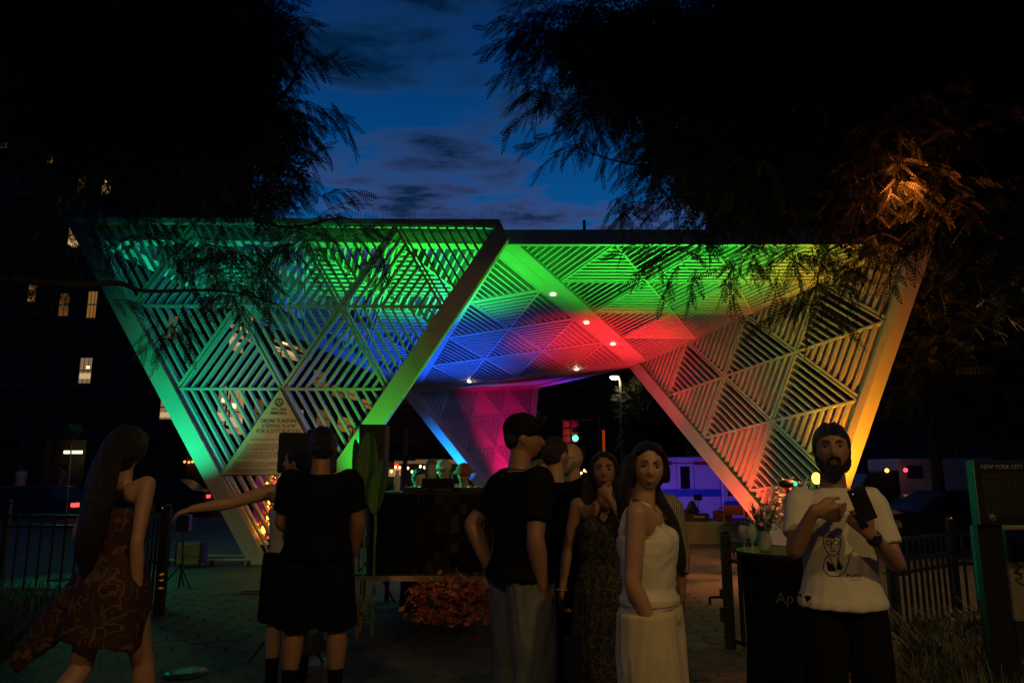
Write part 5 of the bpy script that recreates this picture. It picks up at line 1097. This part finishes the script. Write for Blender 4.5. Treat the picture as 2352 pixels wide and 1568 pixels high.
# LED fixtures that carry the lamps; sign, flower and ground ones are added
def fixture(label, x, y, z, to):
    f = thing('led_floodlight', label, 'floodlight', (x, y, 0)); 
    d = (Vector(to) - Vector((x, y, z))).normalized(); q_ = d.to_track_quat('Y', 'Z').to_matrix()
    MB().box(Vector((0, 0, z)) - d * .14, (.22, .14, .16), M=q_).build('lamp_head', M_dark, f, bevel=.01)
    MB().tube([(0, 0, 0), Vector((0, 0, z)) - d * .14], .012, 6).build('stand', M_black, f); MB().box((0, 0, .01), (.25, .25, .02)).build('base', M_black, f)
FLAB = dict(teal_flood='black floodlight low in front of the left leg throwing teal light', green_leg_flood='black floodlight behind the back turned man lighting the right leg of the front wall green', green_roof_flood='black floodlight behind the front wall lighting the left roof facet green',
    green_front_flood='black floodlight under the middle of the front roof edge throwing green light up', teal_roof_flood='black floodlight behind the top left corner of the canopy throwing teal light up', green_corner_flood='small black floodlight by the right foot throwing green light up', pale_wash_flood='black floodlight right of the booth washing the right wall pale green',
    blue_slat_flood='black floodlight under the middle roof facet aimed back at the front wall in blue', blue_roof_flood='black floodlight below the far roof edge throwing blue light up', cyan_leg_flood='black floodlight at the bright cyan leg of the far wall', magenta_flood='black floodlight aimed at the far wall in magenta', violet_flood='black floodlight under the back opening throwing violet light',
    violet_truck_flood='black floodlight behind the bench lighting the ambulance violet', red_roof_flood='black floodlight in front of the bench throwing red light at the roof corner', red_leg_flood='black floodlight near the foot of the red orange leg', orange_leg_flood='black floodlight at the yellow orange right leg', orange_wall_flood='black floodlight in front of the right wall throwing orange light', added_sign_fill='small added floodlight on the ground brightening the triangular sign',
    booth_flood='black floodlight on a tall stand lighting the disc jockeys green', added_flower_fill='tiny added floodlight brightening the rust flower arrangement', added_red_ground='tall added floodlight hidden behind the bearded man lighting the ground orange', added_teal_ground='tall added floodlight beyond the left fence lighting the ground teal')
for f_ in FLOODS + [('added_red_ground', (4.66, 10.6, 1.78), (3.0, 11.5, 0), 0, 0, 0), ('added_teal_ground', (-6.4, 10.6, 2.0), (-4.8, 9.8, 0), 0, 0, 0)]:
    fixture(FLAB[f_[0]], *f_[1], f_[2])
# table with black cloth, flowers and glasses by the gate
q = at(1795, 1270, 4.25); tb = thing('cocktail_table', 'tall table under a black cloth with pale script lettering by the gate', 'table', (q.x, 4.25, 0)); hz = q.z
MB().lathe([(.245, 0), (.235, .25), (.215, .6), (.225, hz - .06), (.245, hz - .03), (.245, hz)], n=28).build('table_cloth', C_blk, tb, smooth=True); MB().lathe([(.25, hz), (.25, hz + .015)], n=28).build('table_top', M_black, tb)
Mt = Matrix.Translation((-.085, -.232, at(1795, 1378, 4.0).z - .02)) @ Matrix.Rotation(R(90), 4, 'X'); text_obj('Ap', .085, mat('pale_script', (.2, .19, .16), .7), 'lettering', tb, Mt, font_shear=.1)
q2 = (q.x - .10, 4.22, hz + .015); v = thing('flower_vase', 'clear glass vase of small white flowers on the black table', 'vase', q2); MB().lathe([(.03, 0), (.04, .05), (.022, .12), (.03, .15)], n=14).build('vase', mat('vase_glass', (.5, .6, .6), .05, spec=.9, alpha=.5), v, smooth=True)
bb = bouquet('flower_bunch', 'small loose bunch of pale and green flowers standing in the glass vase', 'flowers', (q2[0], q2[1], q2[2] + .06), .09, .22, 150, [mat('white_petal', (.6, .6, .62), .6), mat('leaf_petal', (.05, .18, .06), .6)], M_gl, s=.018)
for k, (dx, dy) in enumerate(((-.21, .0), (-.19, -.08))):
    g_ = thing('wine_glass', ('clear wine glass nearest the left rim of the black table', 'clear wine glass just in front of the vase on the black table')[k], 'glass', (q.x + dx, 4.25 + dy, hz + .015)); MB().lathe([(.028, 0), (.004, .006), (.004, .06), (.022, .075), (.03, .105), (.024, .14)], n=14).build('glass', mat('vase_glass', (.5, .6, .6), .05, spec=.9, alpha=.5), g_, smooth=True)
# park information sign right
q = at(2300, 1128, 4.7); px0 = at(2236, 1128, 4.7).x; z1 = at(2300, 1056, 4.7).z; z0_ = at(2300, 1205, 4.7).z
ps = thing('park_sign', 'black park information sign board with white capitals at the right edge', 'sign', (px0, 4.7, 0), R(2))
MB().box((.38, 0, (z1 + z0_) / 2), (.76, .04, z1 - z0_)).build('board', M_black, ps, bevel=.004); MB().box((.09, .04, z0_ / 2 + .2), (.16, .05, z0_ + .4)).build('post', M_black, ps, bevel=.004)
MB().box((.005, -.022, (z1 + z0_) / 2), (.006, .004, z1 - z0_)).build('lit_edge', mat('warm_edge_glint', (.5, .25, .1), .3, .8), ps)  # warm light on the board's narrow edge, painted as a strip
M_pale = mat('pale_print', (.30, .29, .27), .7); FM = lambda x, z: Matrix.Translation((x, -.0215, z)) @ Matrix.Rotation(R(90), 4, 'X')
text_obj('NEW YORK CITY AIDS MEMORIAL PARK', .036, M_pale, 'title', ps, FM(.05, z1 - .055), align='LEFT')
b = MB(); random.seed(5)
for r_ in range(20):
    x = .05
    while x < .34: w = random.uniform(.012, .04); b.box((x + w / 2, -.0215, z1 - .09 - r_ * .0135), (w, .001, .004)); x += w + .008
tag(b.build('small_print', mat('dim_print', (.06, .06, .055), .7), ps), kind='stuff')
b = MB(); b.tube([(.09 + .018 * math.cos(R(k)), -.0215, z0_ + .05 + .018 * math.sin(R(k))) for k in range(0, 361, 30)], .0022, 6)
for a in (50, 90, 130): b.ell((.09 + .007 * math.cos(R(a)), -.0215, z0_ + .048 + .008 * math.sin(R(a))), (.004, .001, .008), 8, 5)
b.build('leaf_logo', M_pale, ps)
q = at(2307, 1213, 5.2); pn = thing('utility_cabinet', 'pale weathered cabinet with a scrawled dark tag below the park sign', 'cabinet', (q.x, 5.2, 0)); zc_ = q.z
MB().box((.35, .2, zc_ * .72), (.7, .4, zc_ * .55)).build('upper_box', mat('weathered_paint', (.20, .17, .13), .7, var=.35, vscale=4), pn, bevel=.01); MB().box((.35, .2, zc_ * .22), (.68, .38, zc_ * .44)).build('base', M_dark, pn)
b = MB()
for k in range(4): b.tube([(.06 + .03 * math.sin(t * 1.9 + k), -.003, zc_ * .95 - k * .075 - .05 * t / 3) for t in range(7)], .006, 5)
b.build('scrawl', M_ink, pn)
# far right tree trunk is built with the trees; planting beds
def grassbed(name, label, pts, n, h, m, seed):
    random.seed(seed); vs = []; fs = []; (x0, y0), (x1, y1), (x2, y2), (x3, y3) = pts
    for k in range(n):
        u = random.random(); v = random.random(); x = (x0 * (1 - u) + x1 * u) * (1 - v) + (x3 * (1 - u) + x2 * u) * v; y = (y0 * (1 - u) + y1 * u) * (1 - v) + (y3 * (1 - u) + y2 * u) * v
        cx_ = noise.noise((x * 2.2, y * 2.2, 0)) ; L_ = h * random.uniform(.5, 1.15) * (1 + .4 * cx_); a = random.uniform(0, 6.28); w = random.uniform(.005, .009); lean = random.uniform(.2, .95) * L_
        dx_, dy_ = math.cos(a), math.sin(a); i0 = len(vs)
        for t in (0, .4, .75, 1):
            c_ = Vector((x + dx_ * lean * t * t, y + dy_ * lean * t * t, L_ * (t - .28 * t * t * lean / L_))); ww = w * (1 - t * .85); vs += [c_ + Vector((-dy_ * ww, dx_ * ww, 0)), c_ - Vector((-dy_ * ww, dx_ * ww, 0))]
        fs += [(i0 + 2 * k_, i0 + 2 * k_ + 1, i0 + 2 * k_ + 3, i0 + 2 * k_ + 2) for k_ in range(3)]
    me = bpy.data.meshes.new(name); me.from_pydata(vs, [], fs); o = link(name, me, m); tag(o, label, 'plants', kind='stuff'); return o
M_gr = mat('strap_leaf', (.07, .085, .03), .45, var=.4, vscale=6)
grassbed('strappy_grass', 'arching strappy grass filling the bed at the lower right', ((2.0, 4.0), (5.6, 4.0), (6.6, 7.3), (3.5, 6.7)), 16000, .36, M_gr, 1)
grassbed('strappy_grass', 'dark tangled low planting at the lower left', ((-5.6, 5.6), (-3.95, 5.6), (-4.7, 8.3), (-8.0, 8.6)), 7000, .42, mat('dark_leaf', (.04, .06, .03), .5, var=.3), 2)
for nm, P4 in (('planting_soil', ((1.95, 3.8), (5.9, 3.8), (7.0, 7.4), (3.5, 6.8))), ('planting_soil', ((-5.8, 5.4), (-3.9, 5.4), (-4.65, 8.4), (-8.2, 8.7)))):
    b = MB(); b.prism([(x, y, 0) for x, y in P4], (0, 0, 1), .016, .035); tag(b.build(nm, mat('soil', (.03, .022, .016), .95, bump=.6)), kind='structure')
# blue light puck on the ground
q = atz(1137, 1462, 0); pk_ = thing('ground_light', 'tiny blue light on the pavement left of the jeans', 'light', (q.x - .0, q.y, 0)); MB().lathe([(.04, 0.02), (.04, .04)], n=14).build('housing', M_black, pk_); MB().ell((0, 0, .04), (.026, .026, .012), 10, 6).build('lens', mat('blue_lens', (0, 0, .5), .2, emit=(.02, .05, 1), estr=2.2), pk_)
q = atz(425, 1553, 0); pk_ = thing('ground_dish', 'round shiny green lit cover on the pavement at the bottom edge', 'cover', (q.x, q.y, 0)); MB().lathe([(.16, .02), (.155, .035), (.10, .045), (0.01, .047)], n=24).build('dome', mat('gloss_cover', (.03, .035, .03), .3), pk_, smooth=True); MB().lathe([(.175, .015), (.175, .024)], n=24).build('rim', M_dark, pk_)
# plinth line / low step boards at the left foot
q = atz(600, 1365, 0); lb2 = thing('floor_board', 'short pale board lying on the pavement behind the back turned man', 'board', (q.x, q.y, .02), R(4)); MB().box((0, 0, .012), (.5, .1, .02)).build('board', mat('board_wood', (.2, .14, .08), .7), lb2); MB().box((0, .0, .028), (.46, .06, .012)).build('cleat', M_dark, lb2)

# ------------------------------------------------------------------ trees
def leaf_template(npairs=8, L=.20, ll=.036, lw=.019):
    vs = []; fs = []
    for k in range(npairs):
        u = (k + .6) / npairs; y = L * u; z = -.20 * L * u * u; s = ll * (1 - .45 * abs(u - .45) * 1.6)
        for sg in (-1, 1):
            i = len(vs); fx = sg * s; vs += [(0, y, z), (fx * .5, y + s * .12 + lw / 2, z - .003), (fx, y + s * .38, z - .008), (fx * .5, y + s * .12 - lw / 2 + .001, z - .003)]; fs.append((i, i + 1, i + 2, i + 3))
    i = len(vs); vs += [(0, L, -.2 * L), (lw * .5, L + ll * .5, -.22 * L), (0, L + ll, -.25 * L), (-lw * .5, L + ll * .5, -.22 * L)]; fs.append((i, i + 1, i + 2, i + 3))
    i = len(vs); w = .0016; vs += [(-w, 0, 0), (w, 0, 0), (w, L * .5, -.05 * L), (-w, L * .5, -.05 * L), (w * .6, L, -.2 * L), (-w * .6, L, -.2 * L)]; fs += [(i, i + 1, i + 2, i + 3), (i + 3, i + 2, i + 4, i + 5)]
    return np.array(vs), np.array(fs)
def place_leaves(P, D, S, tmpl, roll):
    """P positions, D directions, S sizes -> big mesh arrays"""
    V_, F_ = tmpl; n = len(P); D = D / np.linalg.norm(D, axis=1)[:, None]; up = np.tile([0, 0, 1.0], (n, 1)) + np.random.normal(0, 1.3, (n, 3)) * roll
    X = np.cross(D, up); X /= np.linalg.norm(X, axis=1)[:, None]; Z = np.cross(X, D)
    M = np.stack([X, D, Z], axis=2) * S[:, None, None]
    vs = np.einsum('nij,kj->nki', M, V_) + P[:, None, :]; fs = F_[None] + (np.arange(n) * len(V_))[:, None, None]
    return vs.reshape(-1, 3), fs.reshape(-1, 4)
def np_mesh(name, vs, fs):
    me = bpy.data.meshes.new(name); me.vertices.add(len(vs)); me.vertices.foreach_set('co', vs.astype(np.float32).ravel())
    me.loops.add(len(fs) * 4); me.loops.foreach_set('vertex_index', fs.astype(np.int32).ravel()); me.polygons.add(len(fs)); me.polygons.foreach_set('loop_start', np.arange(0, len(fs) * 4, 4, dtype=np.int32)); me.update(calc_edges=True); return me
TM = leaf_template(); TMb = leaf_template(6, .24, .055, .032)
M_leaf = mat('locust_leaf', (.032, .048, .014), .55, var=.3, vscale=2)
rng = np.random.default_rng(4)
def sprays(root_pts, tips, m_, parent, leafS=1.0, dens=1.0, name='foliage_spray', jitter=.05, tm=TM, bark=True):
    """each twig from root to tip carries alternate compound leaves; returns arrays"""
    Ps = []; Ds = []; tw = MB()
    for a_, b_2 in zip(root_pts, tips):
        a_ = Vector(a_); b_2 = Vector(b_2); L_ = (b_2 - a_).length; d = (b_2 - a_).normalized(); sd = d.cross(Vector((0, 0, 1)))
        if sd.length < .1: sd = Vector((1, 0, 0))
        sd.normalize(); sag = .12 * L_; n = max(3, int(L_ / .045 * dens)); cp = []
        for k in range(6): u = k / 5; cp.append(a_.lerp(b_2, u) + Vector((0, 0, sag * math.sin(u * 3.14) - .25 * L_ * u * u * .3)))
        if bark: tw.tube(cp, [.006 * (1 - .7 * k / 5) for k in range(6)], 4)
        for k in range(n):
            u = (k + .3) / n; i = min(4, int(u * 5)); p = cp[i].lerp(cp[i + 1], u * 5 - i); sg = 1 if k % 2 else -1; t_ = rng.normal(0, .25, 3)
            q_ = d * (.55 + .5 * u) + sd * sg * (.85 - .5 * u) + Vector((0, 0, -.45)); Ps.append(tuple(p)); Ds.append((q_.x + t_[0], q_.y + t_[1], q_.z + t_[2] - .02))
    return np.array(Ps), np.array(Ds), tw
def crown(tree, blobs, total, M_l, leafS, fringe=None, seed=1):
    """blobs: (px, py, depth, rx px, ry px, weight) volumes of leaf bunches hung in space"""
    rg = np.random.default_rng(seed); W_ = np.array([b_[3] * b_[4] * (b_[5] if len(b_) > 5 else 1) for b_ in blobs], float); W_ /= W_.sum(); A_ = []; B_ = []
    for (b_, w_) in zip(blobs, W_):
        n = int(total * w_) + 1; c = at(b_[0], b_[1], b_[2]); sc = b_[2] / FPX; rx = b_[3] * sc; rz_ = b_[4] * sc
        for k in range(n):
            v = rg.normal(0, 1, 3); v /= np.linalg.norm(v); r_ = rg.random() ** .42; p = Vector((c.x + v[0] * rx * r_, c.y + v[1] * max(rx, .8) * .9 * r_, c.z + v[2] * rz_ * r_))
            d = Vector((v[0] + rg.normal(0, .5), v[1] * .6 + rg.normal(0, .5), v[2] * .3 - .35)).normalized(); A_.append(p - d * .12); B_.append(p + d * rg.uniform(.12, .34))
    P_1, D_1, tw = sprays(A_, B_, None, None, dens=.9, bark=True); S_ = rg.uniform(.75, 1.2, len(P_1)) * leafS
    vs, fs = place_leaves(P_1, D_1, S_, TM, .6); o = link('crown', np_mesh('crown', vs, fs), M_l, tree); o['kind'] = 'stuff'
    t_ = tw.build('twigs', M_bark, tree); t_['kind'] = 'stuff'
    return len(P_1)
def filler(tree, blobs, total, M_l, seed):
    rg = np.random.default_rng(seed); W_ = np.array([b_[3] * b_[4] for b_ in blobs], float); W_ /= W_.sum(); P = []; D = []
    for b_, w_ in zip(blobs, W_):
        n = int(total * w_); c = at(b_[0], b_[1], b_[2]); sc = b_[2] / FPX; v = rg.normal(0, 1, (n, 3)); v /= np.linalg.norm(v, axis=1)[:, None]; r_ = rg.random(n) ** .4
        P.append(np.array(c) + v * np.array([b_[3] * sc, 1.0, b_[4] * sc]) * r_[:, None]); D.append(v * .6 + rg.normal(0, .6, (n, 3)) + [0, 0, -.4])
    P = np.concatenate(P); D = np.concatenate(D); vs, fs = place_leaves(P, D, rg.uniform(1.1, 1.9, len(P)), TMb, 1.0); o = link('inner_foliage', np_mesh('inner_foliage', vs, fs), M_l, tree); o['kind'] = 'stuff'
def branch(tree, pts, rad, name='branch'):
    P = [at(*p) for p in pts]; sm = []
    for i in range(len(P) - 1):
        p0, p1, p2, p3 = P[max(i - 1, 0)], P[i], P[i + 1], P[min(i + 2, len(P) - 1)]
        for k in range(5):
            t = k / 5; sm.append(.5 * ((2 * p1) + (p2 - p0) * t + (2 * p0 - 5 * p1 + 4 * p2 - p3) * t * t + (3 * p1 - p0 - 3 * p2 + p3) * t ** 3))
    sm.append(P[-1]); n = len(sm); r_ = [rad[0] + (rad[1] - rad[0]) * k / (n - 1) for k in range(n)]; return MB().tube(sm, r_, 8).build(name, M_bark, tree, smooth=True)
def twiglets(tree, L_, M_l, S=1.0, seed=3):
    """individual hanging sprays at the crown's edge: (px0,py0,px1,py1,depth)"""
    A_ = [at(a, b_, d) for a, b_, c, e_, d in L_]; B_ = [at(c, e_, d + .1) for a, b_, c, e_, d in L_]; P, D, tw = sprays(A_, B_, None, None, dens=1.0); rg = np.random.default_rng(seed)
    vs, fs = place_leaves(P, D, rg.uniform(.85, 1.25, len(P)) * S, TM, .4); o = link('edge_spray', np_mesh('edge_spray', vs, fs), M_l, tree); o['kind'] = 'stuff'; t_ = tw.build('twigs', M_bark, tree); t_['kind'] = 'stuff'
tl_ = thing('locust_tree', 'dark feathery locust tree hanging into the top left of the view', 'tree', (0, 0, 0))
LB = [(60, 60, 7.6, 190, 160), (260, 80, 7.8, 200, 150), (420, 40, 8.0, 130, 90), (90, 300, 7.8, 170, 120, .6), (290, 300, 8.0, 190, 160), (470, 250, 8.2, 150, 140), (590, 260, 8.3, 110, 120), (620, 110, 8.3, 80, 100, 1.1), (670, 60, 8.4, 50, 70, 1.0), (560, 160, 8.2, 70, 70, .9), (560, 40, 8.3, 80, 70, 1.0), (180, 420, 7.9, 150, 70, .5), (440, 430, 8.2, 170, 70), (610, 420, 8.3, 100, 70), (660, 320, 8.4, 60, 90, .8), (60, 560, 7.8, 100, 110), (330, 560, 8.2, 100, 45, .35), (520, 590, 8.3, 130, 60, .65), (700, 560, 8.4, 100, 35, .6), (560, 690, 8.3, 80, 45, .6), (800, 545, 8.5, 60, 25, .6), (30, 680, 7.7, 60, 60, .5), (160, 640, 7.9, 60, 40, .2), (400, 760, 8.2, 45, 35, .45), (250, 560, 8.1, 40, 40, .25), (880, 610, 8.6, 22, 30, .5)]
nl = crown(tl_, LB, 1900, M_leaf, 1.0, seed=1)
filler(tl_, [(580, 60, 9.3, 60, 70), (420, 20, 9.3, 140, 90), (480, 250, 9.3, 110, 120), (590, 290, 9.3, 60, 80), (560, 420, 9.4, 90, 40), (260, 80, 9.2, 160, 110), (330, 300, 9.2, 110, 110)], 2300, M_leaf, 2)
branch(tl_, [(-260, 600, 7.0), (120, 652, 7.6), (270, 650, 7.9), (335, 668, 8.1), (520, 668, 8.3), (640, 700, 8.4)], (.045, .008)); branch(tl_, [(-200, 380, 7.2), (200, 330, 7.9), (480, 300, 8.2), (640, 230, 8.4), (700, 120, 8.4)], (.06, .008)); branch(tl_, [(300, 315, 8.0), (470, 430, 8.3), (640, 520, 8.4), (790, 500, 8.5), (860, 540, 8.5)], (.03, .004)); branch(tl_, [(480, 300, 8.2), (600, 350, 8.3), (720, 400, 8.4)], (.02, .004)); branch(tl_, [(-100, 150, 7.4), (200, 60, 7.9), (450, 20, 8.2), (600, -40, 8.4)], (.05, .01))
tp = at(-420, 700, 6.6); MB().tube([(tp.x - .6, 6.4, 0), (tp.x - .55, 6.4, 1.5), (tp.x - .4, 6.5, 3.2), (tp.x - .1, 6.8, 4.6), (tp.x + .6, 7.1, 6.2)], [.24, .19, .16, .11, .06], 12).build('trunk', M_bark, tl_, smooth=True)
twiglets(tl_, [(690, 170, 770, 130, 8.4), (700, 150, 800, 140, 8.4), (740, 250, 800, 270, 8.4), (760, 235, 812, 320, 8.4), (700, 230, 790, 300, 8.5), (690, 280, 760, 360, 8.4), (620, 80, 700, 20, 8.4), (640, 60, 720, 40, 8.4), (660, 380, 735, 420, 8.4), (690, 400, 740, 330, 8.4), (740, 450, 830, 435, 8.4), (730, 500, 820, 460, 8.4), (700, 470, 800, 440, 8.5), (780, 520, 900, 545, 8.5), (830, 530, 930, 500, 8.5), (400, 740, 360, 800, 8.2), (420, 700, 440, 800, 8.2), (870, 560, 890, 650, 8.5), (600, 640, 620, 740, 8.3), (520, 660, 560, 740, 8.3), (430, 140, 540, 170, 8.2), (470, 60, 570, 10, 8.2), (240, 560, 300, 620, 8.2), (220, 540, 250, 610, 8.1), (380, 560, 470, 700, 8.2), (640, 560, 720, 620, 8.4), (260, 690, 330, 700, 8.0)], M_leaf, 1.15)
tr_ = thing('locust_tree', 'large dark locust tree with orange lit branches filling the top right', 'tree', (0, 0, 0))
RB = [(1350, 60, 7.9, 110, 80, .8), (1260, 110, 8.0, 100, 70, .7), (1470, 140, 7.8, 150, 140), (1660, 100, 7.6, 200, 160), (1900, 90, 7.4, 220, 160), (2130, 80, 7.2, 200, 150), (2330, 120, 7.0, 160, 180), (1380, 240, 7.9, 100, 90, .8), (1590, 300, 7.8, 160, 110), (1800, 300, 7.6, 200, 130), (2040, 290, 7.4, 200, 130), (2270, 330, 7.2, 170, 150), (1500, 360, 7.9, 80, 50, .7), (1720, 430, 7.7, 180, 70), (1960, 440, 7.5, 200, 80), (2200, 480, 7.3, 180, 110, .9), (1560, 450, 7.9, 100, 45, .7), (1440, 475, 8.0, 40, 28, .5), (1660, 525, 7.9, 180, 25, .5), (1850, 570, 7.7, 120, 40, .45), (1970, 600, 7.5, 80, 50, .4), (1880, 680, 7.6, 50, 40, .4), (2260, 580, 7.3, 90, 50, .5), (2130, 530, 7.4, 80, 30, .4), (1540, 590, 7.9, 45, 25, .35), (1700, 620, 7.8, 60, 25, .35), (1230, 230, 8.1, 40, 40, .5), (1210, 80, 8.1, 60, 40, .5), (2340, 680, 7.0, 40, 80, .2), (2200, 740, 9.5, 60, 80, .15)]
crown(tr_, RB, 3800, M_leaf, 1.0, seed=5)
filler(tr_, [(1480, 140, 9.2, 150, 130), (1680, 110, 9.0, 220, 160), (1930, 100, 8.8, 240, 170), (2180, 90, 8.6, 220, 160), (2350, 160, 8.4, 160, 200), (1620, 300, 9.2, 150, 110), (1840, 310, 9.0, 210, 130), (2090, 300, 8.8, 210, 140), (2300, 360, 8.6, 160, 150), (1780, 430, 9.0, 220, 60), (2050, 440, 8.9, 220, 70), (1400, 60, 9.3, 100, 70)], 6500, M_leaf, 7)
branch(tr_, [(2560, 760, 6.4), (2440, 600, 6.8), (2250, 505, 7.2), (2050, 462, 7.4), (1820, 500, 7.6), (1650, 540, 7.8), (1500, 600, 7.9)], (.06, .006)); branch(tr_, [(2250, 505, 7.2), (2150, 510, 7.3), (2000, 545, 7.5), (1900, 580, 7.6), (1870, 690, 7.6)], (.026, .004)); branch(tr_, [(2500, 560, 6.6), (2350, 420, 7.0), (2200, 240, 7.3), (1950, 160, 7.5), (1600, 150, 7.8), (1350, 90, 8.0), (1180, 60, 8.1)], (.08, .006)); branch(tr_, [(1950, 160, 7.5), (1750, 280, 7.7), (1500, 380, 7.9), (1300, 330, 8.0)], (.03, .004)); branch(tr_, [(2480, 640, 6.7), (2320, 560, 7.0), (2240, 520, 7.1)], (.03, .01)); branch(tr_, [(2352, 640, 6.9), (2290, 560, 7.0), (2310, 470, 7.1)], (.012, .006))
MB().tube([(6.2, 5.6, 0), (6.1, 5.7, 1.6), (5.95, 6.0, 3.0), (5.7, 6.3, 4.2), (5.4, 6.6, 5.6), (4.9, 7.0, 7.0)], [.26, .2, .17, .13, .09, .05], 12).build('trunk', M_bark, tr_, smooth=True)
twiglets(tr_, [(1240, 40, 1115, 60, 8.1), (1230, 80, 1115, 110, 8.1), (1250, 120, 1140, 175, 8.1), (1260, 20, 1220, 5, 8.1), (1290, 230, 1165, 290, 8.1), (1270, 200, 1180, 230, 8.1), (1330, 300, 1210, 335, 8.1), (1340, 330, 1240, 380, 8.1), (1300, 150, 1240, 240, 8.0), (1360, 280, 1330, 350, 8.0), (1400, 340, 1380, 390, 8.0), (1450, 440, 1395, 490, 8.0), (1440, 470, 1420, 530, 8.0), (1500, 560, 1410, 580, 8.0), (1520, 590, 1450, 640, 8.0), (1560, 610, 1520, 680, 7.9), (1600, 620, 1580, 700, 7.9), (1660, 640, 1690, 700, 7.8), (1480, 380, 1440, 430, 8.0), (1880, 660, 1850, 770, 7.6), (1870, 700, 1740, 740, 7.6), (1890, 700, 1960, 760, 7.6), (1940, 640, 1960, 700, 7.5), (1790, 620, 1780, 690, 7.7), (2050, 600, 2040, 690, 7.4), (2150, 620, 2160, 690, 7.4), (1330, 60, 1240, 30, 8.0), (2000, 560, 2130, 640, 7.4)], M_leaf, 1.15)
# trees across the street at the right and behind
M_lf2 = mat('far_leaf', (.045, .06, .025), .6)
for k, (lab, px, y, w, h, zc) in enumerate((('dark street tree behind the orange leg at right', 2140, 16, 1.9, 2.4, 5.0), ('dark tree above the white truck at the right edge', 2330, 15, 1.6, 2.0, 4.6), ('dark small tree standing before the pale house beyond the right wall', 1500, 36, 1.6, 2.2, 4.4))):
    q = at(px, 1000, y); t = thing('street_tree', lab, 'tree', (q.x, y, -.1 if y < 20 else -.45)); rg = np.random.default_rng(20 + k); n = 3600; v = rg.normal(0, 1, (n, 3)); v /= np.linalg.norm(v, axis=1)[:, None]; r_ = rg.random(n) ** .4
    lump = 1 + .25 * np.sin(v[:, 0] * 5 + k) * np.cos(v[:, 2] * 6); P = v * np.array([w, w, h]) * (r_ * lump)[:, None] + [0, 0, zc]; vs, fs = place_leaves(P, v + rg.normal(0, .6, (n, 3)), rg.uniform(1.2, 2.2, n), TMb, 1.0)
    o = link('crown', np_mesh('crown', vs, fs), M_lf2, t); o['kind'] = 'stuff'; MB().tube([(0, 0, 0), (.05, 0, zc * .4), (0, .05, zc)], [.16, .11, .05], 10).build('trunk', M_bark, t, smooth=True)
    for j in range(4): a = j * 1.6 + k; MB().tube([(0, 0, zc * .5), (w * .5 * math.cos(a), w * .5 * math.sin(a), zc * .95)], [.06, .02], 6).build('limb', M_bark, t, smooth=True)
# warm street lamp hanging in the right tree lights its leaves
lamp('tree_lamp_light', (4.0, 6.9, 4.35), (4, 7, 4.9), (1, .20, .035), 14, size=.08, kind='POINT')
